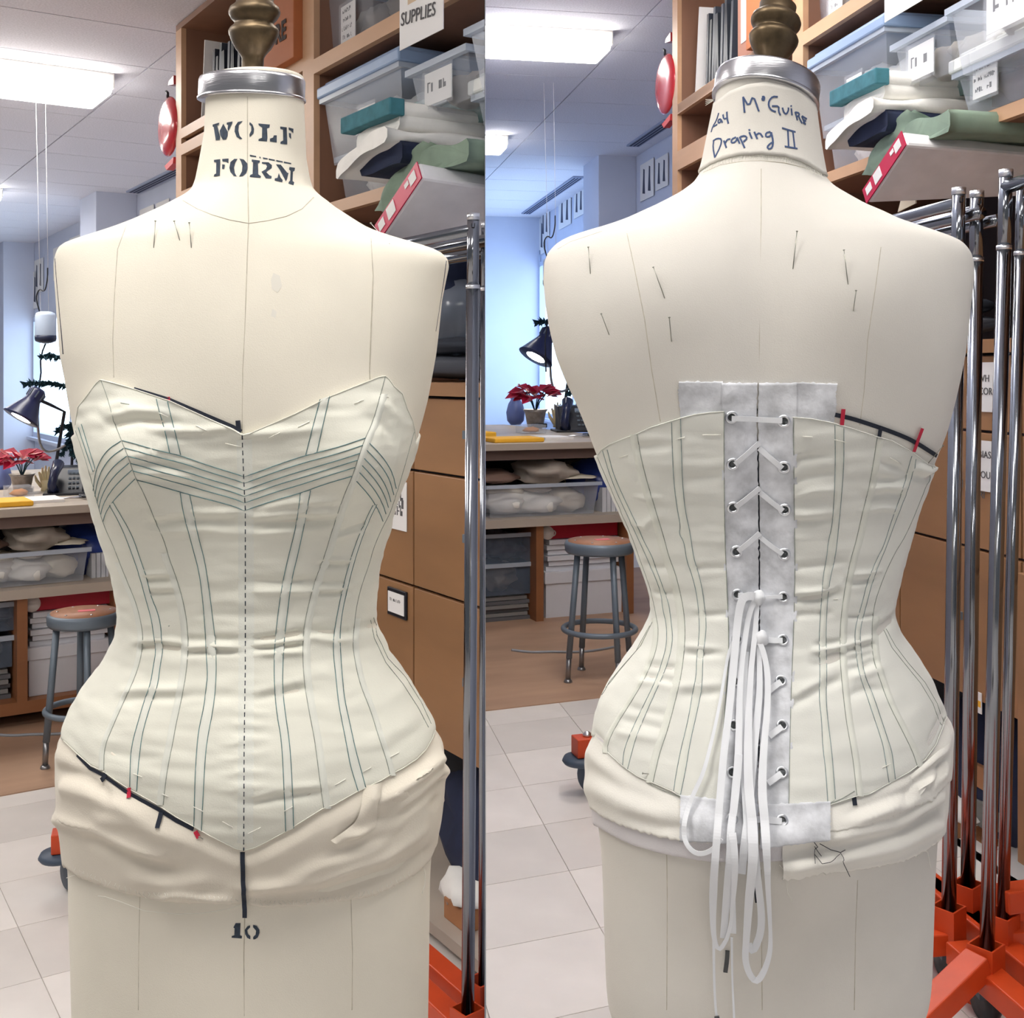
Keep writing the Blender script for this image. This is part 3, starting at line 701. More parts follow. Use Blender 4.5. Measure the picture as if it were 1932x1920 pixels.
    def slab(name, y0, y1, m, lab, x=740, x1=None, end=None, b1=.34, bo=0, wav=.012, sd_=1, sag=0, amp=.006):
        a0 = C(x, y0)[0]; a1 = fa1 if x1 is None else C(x1, y1)[0]; z1 = C(x, y0)[1]; z0 = C(x, y1)[1]
        o = T(name, lab, 'fabric', bf_+bo, a0, z0); hh = z1-z0; L = a1-a0; mb = MB(); rows = []
        nb, na = 16, 24
        def loop(bq):
            pts = []
            for k in range(na+1): 
                y = L*k/na; pts.append((y, hh*(1 if 0 < k < na else .75)+amp*noise.noise(Vector((y*9, bq*7, sd_)))-sag*(k/na)**2))
            for k in range(na+1):
                y = L*(1-k/na); pts.append((y, hh*(0 if 0 < k < na else .25)+amp*noise.noise(Vector((y*9, bq*7, sd_+5)))-sag*(1-k/na)**2))
            return pts
        for i in range(nb+1):
            bq = (b1-bf_-bo)*i/nb; rows.append([(bq+wav*noise.noise(Vector((p[0]*8, sd_, i*.3))), p[0], p[1]) for p in loop(bq)])
        mb.grid(rows, close=True); n = len(rows[0]); mb.f.append(tuple(range(n))); mb.sm.append(False)
        mb.build('folded_layers', m, o)
        if end:
            MB().box(-.012, .03, -.004, L+.004, -.003, hh+.003).build('bolt_end', end, o, 'teal cloth covered end', bev=.004)
        return o
    slab('fabric_bolt', 186, 214, WHITEF, 'white fabric bolt with teal end topmost on the stack', x=742, end=TEALF, b1=.36)
    slab('folded_fabric', 209, 240, WHITEF, 'folded white fabric with loose edge directly under the teal bolt', bo=.02, sd_=3, x1=660, sag=.02)
    o = slab('folded_fabric', 238, 268, WHITEF, 'white fabric flap curling out of the stack middle', bo=-.03, sd_=6, x1=652, x=752, sag=.06, amp=.012, b1=.3)
    slab('folded_fabric', 262, 306, NAVYF, 'navy fabric layer shaded under the white flap', bo=.01, sd_=8, x1=672, x=752)
    slab('folded_fabric', 255, 300, GREENF, 'sage green fabric bolt under the white layers', bo=.03, sd_=9, x=862, x1=770, amp=.012)
    o = T('draped_fabric', 'sage green fabric end drooping below the navy layer', 'fabric', bf_-.01, 0, 0)
    G_ = [(770, 262), (745, 296), (712, 330), (690, 362), (682, 396)]; G2 = [(850, 296), (812, 310), (785, 326), (760, 345), (728, 392)]
    mb = MB(); rows = []
    for i, (p, q) in enumerate(zip(smoothlen(G_, 14), smoothlen(G2, 14))):
        row = []
        for k in range(9):
            x, y = p[0]+(q[0]-p[0])*k/8, p[1]+(q[1]-p[1])*k/8; a_, z_ = C(x, y); row.append((.05-.0*i+.02*noise.noise(Vector((k*.5, i*.3, 2))), a_, z_))
        rows.append(row)
    mb.grid(rows); mb.grid([[(p[0]+.02, p[1], p[2]) for p in r] for r in rows]); mb.build('drape', GREENF, o)
    # bolt in a clear bag with a red printed end
    a0, z0 = C(788, 305, -.2); a1, z1 = C(709, 425, -.2)
    o = T('wrapped_bolt', 'white bolt in clear wrap with crimson end hanging lowest', 'fabric', -.2, a0, z0)
    wv = Vector((0, a1-a0, z1-z0)); nn = Vector((0, wv.z, -wv.y)).normalized(); nn = nn if nn.y < 0 else -nn; th = .045
    q = [Vector((0, 0, 0)), wv, wv+nn*th, nn*th]
    MB().hexa(q+[p*.5+Vector((.66, 0, -.045)) for p in q]).build('bolt_body', mat('wrapped_grey_white', (240,238,240), .35, var=.1, vs=9, bump=.4, bs=16, coat=.4), o, bev=.008)
    def endq(f0, f1, t0, t1, x=-.002): return [Vector((x, 0, 0))+wv*f0+nn*th*t0, Vector((x, 0, 0))+wv*f1+nn*th*t0, Vector((x, 0, 0))+wv*f1+nn*th*t1, Vector((x, 0, 0))+wv*f0+nn*th*t1]
    e = MB().prism(endq(0, 1, 0, 1, -.003), (.003, 0, 0)).build('end_label', mat('crimson_print', (198,20,72), .35), o)
    for f0, f1, t0, t1 in ((.07, .2, .2, .75), (.22, .3, .25, .5), (.55, .72, .1, .8), (.8, .93, .2, .7)): MB().prism(endq(f0, f1, t0, t1, -.0045), (.0012, 0, 0)).build('white_panel', PAPER, e)
    # bagged cloth and clutter in the dark space below
    bin_(640, 735, 262, 398, .06, .36, 'L', 'clear bin half hidden below the fabric stack', None, fill=WHITEF, seed=12, zbase=zS)
    for k, (x, y, r, m, lab) in enumerate(((850, 600, (.08, .16, .13), clear('grey_bag', (130,140,156), .75, .2), 'grey translucent bag in the dark space under the shelf'), (845, 690, (.12, .3, .035), mat('grey_stack', (92,96,106), .8), 'flat grey cloth pile on the dark ledge'), (850, 655, (.12, .26, .03), mat('slate_stack', (70,76,88), .8), 'slate cloth pile second from the ledge'), (835, 540, (.1, .14, .1), NAVYF, 'navy cloth heap deep under the shelf'))):
        a_, z_ = fr.onb(x, y, .22); o = T('cloth_pile', lab, 'fabric', .22, a_, z_); MB().blob((0, 0, 0), r, k+20, .35).build('heap', m, o)
    o = T('tag_card', 'small cream tag standing under the wrapped bolt', 'tag', .02, A(783, 440), Z(783, 446)-.02); MB().prism([(0, .05, 0), (0, -.05, .012), (0, -.04, .06), (0, .02, .055)], (.004, 0, 0)).build('card', mat('cream_card', (236,222,196), .8), o); MB().tube([(0, 0, .05), (0, -.005, .1), (.0, .0, .13)], .004).build('stalk', GREYM, o)
    return fr, dk, T, SFX
# ------------------------------------------------------------------ bench, stool, racks
def build_bench(sd, fr, dk, T0, SFX):
    def T(name, label, cat, b, a, z, group=None, rz=0): return dk.thing(name, label+SFX, cat, b, a, z, group, rz)
    B = lambda x, y, s_='L', a=0: dk.ona(x, y, a, s_)[0]
    Zd = lambda x, y, s_='L', a=0: dk.ona(x, y, a, s_)[1]
    zd = .9
    bl, br = -3.2, B(1212, 900, 'R')
    deep = 2.0
    t = T('work_bench', 'long maple work bench with two open shelves below', 'table', 0, 0, 0)
    P = lambda n, mb, m=BENCHW, **k: mb.build(n, m, t, **k)
    P('bench_top', MB().box(bl, br+.02, 0, deep, zd-.035, zd), bev=.003); P('apron', MB().box(bl, br, .04, .08, zd-.085, zd-.035), mat('brown_apron', (112,92,84), .6))
    zm = Zd(84, 1108); P('middle_shelf', MB().box(bl, br, .0, .8, zm-.04, zm))
    zb = Zd(84, 1320); P('base_shelf', MB().box(bl, br, .02, .85, zb-.05, zb), mat('orange_brown_wood', (150,98,62), .5, var=.15, vs=6, stretch=(.2, 1, 1)))
    bv = B(44, 1260)
    for x in (bv-1.6, bv, br-.06): P('upright', MB().box(x-.02, x+.02, .02, .8, zb, zm-.04), mat('orange_brown_wood', (150,98,62), .5))
    for x in (bv-1.62, br-.06): P('end_panel', MB().box(x-.02, x+.02, .0, .8, zm, zd-.085)); P('leg', MB().box(x-.03, x+.05, .06, .14, 0, zb-.05), WOOD)
    P('back_panel', MB().box(bl, br, .8, .82, .02, zd-.085), mat('bench_dark_back', (34,34,44), .8))
    o = T('power_cable', 'grey cable lying along the floor under the bench', 'cord', 0, 0, 0)
    pts = [(B(x, y), .02+.12*(k % 2)*.3, .012) for k, (x, y) in enumerate(((925,1220),(960,1225),(1010,1222),(1060,1224),(1110,1222),(1160,1215),(1200,1200)))] if 0 else None
    pts = []
    for x, y in ((-20,1384),(20,1388),(60,1385),(105,1385),(150,1380),(200,1368)):
        bb, aa = dk.onz(x, y, .008); pts.append((bb, aa, .008))
    MB().tube(smooth2(pts), .006, 8).build('cable', mat('grey_cable', (150,154,160), .5), o)
    # middle shelf
    def front(x0, x1, y0, a, src, z0):      # b-range and height of something standing on a board
        b0, b1 = B(x0, y0, src, a), B(x1, y0, src, a); return b0, b1, Zd((x0+x1)/2, y0, src, a)-z0
    b0, b1, h = front(920, 1130, 912, .05, 'R', zm); h = max(h, .12)
    o = T('muslin_tray', 'clear tray heaped with cream muslin on the bench shelf', 'tray', (b0+b1)/2, .05, zm); w_ = (b1-b0)/2
    mb = MB(); mb.add([(-w_*.93,.02,.003),(w_*.93,.02,.003),(w_*.93,.4,.003),(-w_*.93,.4,.003),(-w_,0,h),(w_,0,h),(w_,.42,h),(-w_,.42,h)], [(3,2,1,0),(0,1,5,4),(1,2,6,5),(2,3,7,6),(3,0,4,7)]); mb.build('tub', CLEARB, o)
    MB().box(-w_-.012, w_+.012, -.014, .0, h-.018, h).build('rim', CLEARL, o)
    for k, (x, z, r, m) in enumerate(((-.55, .38, (.45, .19, .36), WHITEF), (.05, .34, (.5, .19, .36), WHITEF), (.6, .38, (.38, .18, .36), mat('cream_muslin', (222,214,196), .9, bump=.3, bs=60)), (.1, .75, (.3, .12, .14), GREYF), (-.5, .72, (.4, .1, .18), mat('cream_muslin', (222,214,196), .9, bump=.3, bs=60)))):
        MB().blob((x*w_, .2, z*h), (r[0]*w_, r[1], r[2]*h), k+40, .3, fr=1.6).build('muslin_heap', m, o)
    for k, (x, y, z, r, m, lab) in enumerate(((.2, .14, 1.3, (.5, .14, .36), mat('grey_beige_cloth', (178,168,156), .9, var=.1, vs=12, bump=.4, bs=40), 'loose beige cloth piled over the muslin tray'), (-.75, .16, 1.18, (.42, .14, .22), mat('brown_cloth', (130,104,92), .9), 'brown cloth folded at the left of the muslin tray'), (.72, .1, 1.12, (.34, .1, .06), mat('cream_muslin', (222,214,196), .9, bump=.3, bs=60), 'flat cream cloth across the tray corner'))):
        q = T('loose_cloth', lab, 'fabric', (b0+b1)/2+x*w_, .05+y, zm+z*h); MB().blob((0, 0, 0), (r[0]*w_, r[1], r[2]*h), k+60, .45, fr=1.7, n=20, m=12).build('heap', m, q)
    bb = B(165, 1010, 'L', .2); q = T('blue_bag', 'crumpled dark blue plastic bag beside the muslin tray', 'bag', bb+.03, .3, zm); hb = Zd(160, 985, 'L', .2)-zm
    MB().blob((0, 0, hb*.5), (.16, .14, hb*.5), 71, .4, fr=2.2, n=20, m=12).build('bag_body', BLUEBAG, q)
    b0, b1, h = front(172, 236, 1042, .12, 'L', zm)
    gp = 'ring bound pads on the bench shelf'+SFX
    for k in range(7):
        x = b0+(b1-b0)*(k+.5)/7; wq = (b1-b0)/7*.42
        q = MB().box(-wq, wq, 0, .24, 0, max(.1, h)).build('bound_pad', WHITEB, None, 'white ring bound pad upright beside the muslin tray'+SFX, 'notebook', gp); q.location = dk.w(x, .12, zm); q.rotation_euler = (0, 0, dk.rz)
    # lower shelf
    b0, b1, h = front(1030, 1183, 1074, .08, 'R', zb)
    o = T('file_box', 'big white file box with a separate lid behind the stool', 'box', (b0+b1)/2, .08, zb); w_ = (b1-b0)/2; h = max(.2, h)
    MB().box(-w_, w_, 0, .4, 0, h*.9).build('box_body', WHITEB, o, bev=.002); MB().box(-w_-.008, w_+.008, -.008, .408, h*.74, h).build('lid', WHITEB, o, bev=.003)
    zz = zb+h; hs = max(.02, (Zd(1090, 1015, 'R', .08)-zz)/6)
    for k in range(6):
        q = MB().box(-w_*.86, w_*.86, 0, .36, 0, hs*.86).build('foam_board', WHITEB, None, 'white board in the flat pile on the white file box'+SFX, 'board', 'boards piled on the file box'+SFX); q.location = dk.w((b0+b1)/2-w_*.1+.01*(k % 2), .1-.01*(k % 3), zz+hs*k); q.rotation_euler = (0, 0, dk.rz)
    zz += hs*6
    q = T('red_box', 'flat crimson box on top of the white boards', 'box', B(1100, 1000, 'R', .1), .1, zz); MB().box(-.2, .2, 0, .24, 0, max(.05, Zd(1100, 984, 'R', .1)-zz)).build('box_body', REDB, q, bev=.003); MB().tube([(-.17+.014*cos(k*pi/8), -.001, .03+.014*sin(k*pi/8)) for k in range(16)], .003, 6, closed=True).build('round_mark', PAPER, q)
    q = T('paper_roll', 'white paper roll end beside the crimson box', 'roll', B(1034, 1008, 'R', .08), .1, zz+.035); MB().tube([(0, -.02, 0), (0, .3, 0)], .034, 20).build('roll', PAPER, q)
    for (x0, x1, y0, lab, zof, m, seed) in ((905, 1022, 1000, 'clear tub of scraps on the lower bench shelf left', .28, mat('mixed_scraps', (150,140,150), .9, var=.4, vs=20), 3), (905, 1000, 1060, 'dark tinted tub with pale cloth under the scraps', .13, mat('pale_cloth', (200,186,172), .9), 4)):
        b0, b1, h = front(x0, x1, y0, .1, 'R', zb+zof); h = max(.1, min(h, .16))
        o = T('scrap_tub', lab, 'bin', (b0+b1)/2, .1, zb+zof); w_ = (b1-b0)/2
        MB().add([(-w_,0,.0),(w_,0,.0),(w_,.35,.0),(-w_,.35,.0),(-w_,0,h),(w_,0,h),(w_,.35,h),(-w_,.35,h)], [(3,2,1,0),(0,1,5,4),(1,2,6,5),(2,3,7,6),(3,0,4,7)]).build('tub', clear('smoky_tub', (96,110,128), .6, .25), o)
        MB().box(-w_-.01, w_+.01, -.012, .0, h-.02, h).build('rim', CLEARL, o); MB().blob((0, .17, h*.5), (w_*.8, .14, h*.42), seed, .5, fr=3, n=24, m=14).build('scraps', m, o)
    b0, b1 = B(900, 1120, 'R', .1), B(1000, 1120, 'R', .1)
    for k in range(6):
        q = MB().box(0, b1-b0, 0, .28, 0, .017).build('magazine', mat('grey_magazine_%d' % (k % 2), ((96,96,100),(134,132,130))[k % 2], .6), None, 'flat grey magazine in the pile at the lower left of the bench'+SFX, 'magazine', 'magazines on the lower bench shelf'+SFX); q.location = dk.w(b0-.01*(k % 2), .1+.008*(k % 3), zb+.001+.02*k); q.rotation_euler = (0, 0, dk.rz)
    # stool -----------------------------------------------------------------
    sb, sa = fr.onz(1131, 1330 if sd == 'R' else 1330, 0, 'R'); x_, y_ = 0, 0
    W = fr.w(*fr.onz(85, 1441, 0)); F2 = fr.w(*fr.onz(1095, 1330, 0, 'R'))
    sc = W.y/F; R0 = 66*sc
    ctr = fr.w(*fr.onz(160, 1462, 0)); zs = fr.zf+(CAMZ-fr.zf)-(1150-HZ)*sc if sd == 'L' else CAMZ-(1016-HZ)*sc
    zs = max(.4, zs-fr.zf)
    cx = (158-CX)*sc if sd == 'L' else (1131-CX)*sc
    o = empty('stool', (cx, W.y, fr.zf), .35, 'round grey steel stool with a brown hardboard seat before the bench'+SFX, 'stool')
    MB().lathe([(R0*.86, zs-.008), (R0*.97, zs-.01), (R0, zs-.02), (R0*.99, zs-.045), (R0*.94, zs-.055), (R0*.86, zs-.05)], 40).build('seat_rim', GREYM, o)
    st = MB().lathe([(0, zs-.03), (R0*.9, zs-.03), (R0*.9, zs-.005), (0, zs-.003)], 40).build('seat', HARD, o)
    MB().box(-.02, .04, -.02, .008, zs-.003, zs-.0015).build('sticker', mat('pink_sticker', (236,120,130), .6), st)
    for k in range(6): MB().lathe([(.005, 0), (.004, .002), (0, .003)], 8, (R0*.72*cos(k), R0*.72*sin(k), zs-.004)).build('rivet', NICKEL, st)
    for k in range(4):
        an = pi/4+k*pi/2+.9; ca, sa_ = cos(an), sin(an)
        MB().tube([(R0*.72*ca, R0*.72*sa_, zs-.05), (R0*1.0*ca, R0*1.0*sa_, .1)], .0125, 12).build('leg', GREYM, o)
        lg = MB().tube([(R0*1.0*ca, R0*1.0*sa_, .1), (R0*1.03*ca, R0*1.03*sa_, .015)], .0105, 12).lathe([(.015, 0), (.018, .006), (.014, .016), (0, .018)], 16, (R0*1.03*ca, R0*1.03*sa_, 0)).build('foot', mat('steel_foot', (150,150,152), .3, .8), o)
    zr = zs*.36; MB().tube([(R0*1.03*cos(2*pi*k/40), R0*1.03*sin(2*pi*k/40), zr) for k in range(40)], .011, 10, closed=True).build('foot_ring', GREYM, o)
    # things on the bench ---------------------------------------------------
    def on(x, y, src='R'):
        b, a = dk.onz(x, y, zd, src); a = min(max(a, .06), deep-.1); s_ = dk.w(b, a).y/F
        dx, dz = dk.ray(x, y, src); d = Vector((dx, 1)); q = (dk.O.dot(dk.e1)+a)/d.dot(dk.e1); b = (d*q-dk.O).dot(dk.e2)
        return b, a, s_
    b, a, s_ = on(982, 838); o = T('envelope', 'yellow padded envelope near the bench edge', 'envelope', b, a, zd); MB().box(-52*s_, 50*s_, 0, .2, 0, .022).build('envelope_body', YEL, o, bev=.006)
    b, a, s_ = on(930, 828); o = T('envelope', 'second yellow envelope half behind at the bench left', 'envelope', b, a+.12, zd); MB().box(-30*s_, 24*s_, 0, .24, 0, .03).build('envelope_body', YEL, o, bev=.006)
    b, a, s_ = on(1058, 830); o = T('paper_pad', 'white paper pad beside the yellow envelope', 'paper', b, a+.05, zd); MB().box(-24*s_, 34*s_, 0, .2, 0, .012).build('sheets', PAPER, o)
    b, a, s_ = on(1092, 826); o = T('scissors', 'dark handled scissors lying by the telephone', 'scissors', b, a, zd); MB().tube([(-.06*1, 0, .012), (.08, .03, .012)], [.003, .007], 6).build('blade', NICKEL, o); 
    for q in (0, 1): MB().tube([(.1+.028*cos(k*pi/8)*1.2, .03+.05*q+.02*sin(k*pi/8), .014) for k in range(16)], .006, 6, closed=True).build('handle', BLACKP, o)
    b, a, s_ = on(1010, 818); o = T('pin_box', 'small clear box of orange pins on the bench', 'box', b, a, zd); MB().box(-24*s_, 22*s_, 0, .12, .002, .05).build('box_body', CLEARB, o); MB().blob((0, .06, .02), (16*s_, .04, .015), 5, .4).build('pins', mat('orange_pins', (226,150,70), .6), o)
    b, a, s_ = on(1088, 815); o = T('telephone', 'black desk telephone with upright handset', 'telephone', b, a, zd, rz=-.25)
    MB().prism([(-30*s_, 0, .004), (-30*s_, .2, .004), (-30*s_, .22, 50*s_), (-30*s_, .12, 48*s_), (-30*s_, .02, 10*s_)], (62*s_, 0, 0)).build('phone_body', BLACKP, o, bev=.008)
    MB().box(-40*s_, 34*s_, -.03, .2, 0, .012).build('stand', BLACKP, o, bev=.004)
    hs_ = MB(); hs_.tube([(-22*s_, .0, 8*s_), (-24*s_, -.02, 22*s_), (-20*s_, .0, 40*s_), (-14*s_, .06, 58*s_)], [11*s_, 8*s_, 8*s_, 11*s_], 12); hs_.build('handset', mat('dark_blue_plastic', (28,36,66), .25), o)
    MB().box(2*s_, 28*s_, .09, .1, 36*s_, 44*s_).build('display', mat('grey_lcd', (150,168,190), .3), o)
    for i in range(4):
        for j in range(3): MB().box(4*s_+j*7*s_, 9*s_+j*7*s_, .02+.022*i, .034+.022*i, (12+8*i)*s_, (15+8*i)*s_).build('key', GREYM, o)
    # rubber glove hand form
    b, a, s_ = on(1052, 806); o = T('hand_form', 'cream rubber hand standing fingers up on the bench', 'hand form', b, a, zd)
    mb = MB().tube([(0, 0, 0), (0, 0, 10*s_), (0, 0, 20*s_)], [9*s_, 8*s_, 9*s_], 12)
    for k, (x, z, r) in enumerate(((-12, 36, 2.4), (-6, 44, 2.6), (0, 47, 2.7), (6, 45, 2.6))): mb.tube([(x*.5*s_, 0, 18*s_), (x*.8*s_, 0, 30*s_), (x*s_, 0, z*s_)], [3.4*s_, 3*s_, 1.6*s_], 8)
    mb.tube([(-7*s_, 0, 8*s_), (-16*s_, 0, 20*s_), (-19*s_, 0, 30*s_)], [3.6*s_, 3*s_, 1.6*s_], 8); mb.build('hand', CREAM, o)
    # poinsettia
    b, a, s_ = on(1010, 808); o = T('poinsettia', 'red poinsettia in a crumpled foil wrapped pot', 'plant', b, a, zd)
    MB().lathe([(13*s_, 0), (15*s_, 4*s_), (20*s_, 30*s_), (24*s_, 36*s_), (18*s_, 32*s_), (0, 30*s_)], 20).build('pot', SOIL, o)
    MB().box(-16*s_, 16*s_, -20*s_, -15*s_, 2*s_, 10*s_).build('bow', BLACKP, o, bev=.004)
    random.seed(11)
    for k in range(7):
        an = k*.9; tp = Vector((30*s_*cos(an)*random.uniform(.5, 1), 20*s_*sin(an), (58+14*random.random())*s_))
        MB().tube([(0, 0, 30*s_), tip_mid(tp), tuple(tp)], 1.1*s_, 5).build('stem', LEAFG, o)
    for k in range(34):
        an = k*2.4; r = 30*s_*sqrt((k+1)/34); c = Vector((r*cos(an), r*.6*sin(an), (60+16*random.random()-.1*k)*s_)); L = (25+9*random.random())*s_; d = Vector((cos(an), .6*sin(an), random.uniform(-.5, .5))).normalized(); sd_ = d.cross(Vector((0, -.5, 1))).normalized()*L*.4
        up = Vector((0, 0, L*.1))
        MB().add([c, c+d*L*.45+sd_+up, c+d*L, c+d*L*.45-sd_+up, c+d*L*.5-up], [(0, 1, 2, 4), (0, 4, 2, 3), (0, 3, 2, 1)]).build('leaf', LEAFR, o)
    b, a, s_ = on(978, 802); o = T('vase', 'blue grey rounded vase left of the poinsettia', 'vase', b, a+.05, zd)
    MB().lathe([(9*s_, 0), (16*s_, 8*s_), (18*s_, 24*s_), (14*s_, 40*s_), (9*s_, 48*s_), (11*s_, 54*s_), (9*s_, 53*s_), (0, 44*s_)], 24).build('vase_body', BLUEV, o)
    # clamp lamp: shade rim from (980,655) to (1037,692)
    b, a, s_ = on(1040, 800)
    o = T('desk_lamp', 'lit navy desk lamp with a conical shade aimed down left', 'lamp', b, a, zd)
    z0 = lambda y: (CAMZ-fr.zf-zd)-(y-HZ)*s_ if sd == 'R' else (CAMZ-zd)-(y-HZ)*s_
    dy = 0 if sd == 'R' else 114.0
    X = lambda x: (x-1040)*s_
    Zp = lambda y: z0(y+dy)
    rim = Vector((X(1008), 0, Zp(674))); ax = Vector((.54, .1, .84)).normalized(); Rr = 35*s_
    MB().lathe([(Rr, 0), (Rr*.97, .004), (Rr*.5, 34*s_), (Rr*.42, 40*s_), (Rr*.44, 58*s_), (Rr*.3, 64*s_), (0, 65*s_)], 32, rim, ax).build('shade', mat('navy_enamel', (34,40,78), .3), o)
    MB().lathe([(Rr*.94, .003), (Rr*.46, 33*s_), (0, 34*s_)], 32, rim, ax).build('shade_lining', mat('white_enamel', (240,240,240), .4), o)
    MB().lathe([(0, -2*s_), (Rr*.8, 1*s_), (0, 3*s_)], 24, rim, ax).build('bulb', BULB, o)
    for k in range(8):
        q = rim+ax*52*s_; u = ax.orthogonal().normalized(); v = ax.cross(u); dd = u*cos(k*pi/4)+v*sin(k*pi/4)
        MB().bar(q+dd*Rr*.44-ax*8*s_, q+dd*Rr*.44+ax*6*s_, 2*s_, 2*s_).build('vent_slot', GREYM, o)
    MB().tube([(X(1040), 0, Zp(640)), (X(1062), .02, Zp(650)), (X(1090), .05, Zp(664)), (X(1075), .05, Zp(760)), (X(1052), .05, 0)], 3.2*s_, 8).build('arm', BLACKP, o)
    MB().tube(smooth2([(X(1038), 0, Zp(690)), (X(1042), .02, Zp(720)), (X(1052), .03, Zp(740)), (X(1072), .03, Zp(738)), (X(1090), .03, Zp(728))]), 2.4*s_, 8).build('spring_wire', mat('steel_foot', (150,150,152), .3, .8), o)
    # Norfolk pine behind the lamp
    b, a, s_ = on(1072, 800); o = T('norfolk_pine', 'dark green potted Norfolk pine behind the desk lamp', 'plant', b+.1, min(a+.15, deep-.05), zd); s_ = dk.w(b, a+.15).y/F
    zq = lambda y: (CAMZ-fr.zf-zd)-(y+dy-HZ)*s_
    X = lambda x: (x-1072)*s_
    MB().lathe([(16*s_, 0), (20*s_, 30*s_), (18*s_, 30*s_), (0, 28*s_)], 20).build('pot', mat('dark_pot', (46,54,84), .5), o)
    MB().tube([(0, 0, 20*s_), (2*s_, 0, 120*s_), (-6*s_, 0, zq(520))], [2.6*s_, 2*s_, 1*s_], 8).build('trunk', mat('bark', (60,60,70), .9), o)
    random.seed(21)
    for (x0, y0, x1, y1, th) in ((1070,566,1010,560,8),(1070,566,1125,575,10),(1070,616,985,610,8),(1070,616,1130,628,9),(1068,690,1040,700,7),(1068,690,1120,684,8),(1068,700,1135,720,8),(1068,715,1100,760,8),(1068,715,1050,745,6),(1068,650,1118,655,8),(1068,725,1085,770,10),(1068,705,1110,735,10),(1068,735,1120,765,9),(1068,690,1095,700,10)):
        p, q = Vector((X(x0), 0, zq(y0))), Vector((X(x1), random.uniform(-.15, .15), zq(y1)))
        mb = MB().tube([p, (p+q)/2+Vector((0, 0, 4*s_)), q], [1.4*s_, 1.1*s_, .5*s_], 5); n = 110
        for k in range(n):
            f = k/n; c = p+(q-p)*f+Vector((0, 0, 4*s_*4*f*(1-f))); L = 1.35*th*s_*random.uniform(.7, 1.2); d = Vector((random.uniform(-1, 1), random.uniform(-1, 1), random.uniform(-1, .7))).normalized()+(q-p).normalized()*.6; d = d.normalized(); w_ = d.orthogonal().normalized()*L*.34
            mb.add([c-w_, c+w_, c+d*L], [(0, 1, 2)]); w_ = d.cross(w_); mb.add([c-w_, c+w_, c+d*L], [(0, 1, 2)])
        mb.build('branch', LEAFG, o)
    # gravity feed bottle hung over the bench
    dx, dz = dk.ray(86, 620, 'L'); s_ = dk.w(b, 1.0).y/F; Y = dk.w(b, 1.0).y
    px = (lambda x, y: dk.ray(x, y, 'L'))
    def wp(x, y): d = px(x, y); return Vector((d[0]*Y, Y, CAMZ+d[1]*Y))
    c = wp(86, 620); r = 19*s_; hb = (wp(86, 585)-wp(86, 640)).length
    o = empty('drip_bottle', (c.x, c.y, wp(86, 648).z), 0, 'upside down translucent water bottle hanging over the bench'+SFX, 'bottle')
    MB().lathe([(r*.3, -.0), (r*.45, hb*.06), (r*.9, hb*.1), (r*1.0, hb*.16), (r, hb*.95), (r*.85, hb*1.05), (r*.5, hb*1.1), (0, hb*1.1)], 24).build('bottle_body', clear('milky_bottle', (206,222,244), .85, .3), o)
    MB().lathe([(r*.5, hb*.02), (r*.96, hb*.08), (r*1.03, hb*.16), (r*1.03, hb*.28), (r*.9, hb*.28)], 24).build('cap', mat('navy_cap', (30,40,70), .4), o)
    MB().tube([(0, 0, 0), (-r*.3, 0, -hb*.25), (-r*.5, 0, -hb*.6), (-r*.45, 0, -hb*1.0), (-r*.8, 0, -hb*1.9), (-r*.7, 0, -hb*3)], r*.08, 6).build('hose', BLACKP, o)
    zc = 2.88 if sd == 'L' else 3.02
    for q in (-.5, .3): MB().tube([(r*q, 0, hb*1.08), (r*q*1.2-.02, 0, fr.zf+zc-wp(86, 648).z)], r*.02, 5).build('cord', PAPER, o)
    MB().tube(smooth2([(-r*.6, 0, hb*1.1), (-r*1.0, 0, hb*1.6), (-r*.6, 0, hb*1.9), (-r*.1, 0, hb*1.75), (r*.2, 0, hb*2.2), (r*.2, 0, hb*2.6)]), r*.07, 6).build('hook_wire', BLACKP, o)
def tip_mid(t): return (t.x*.4, t.y*.4, t.z*.75)

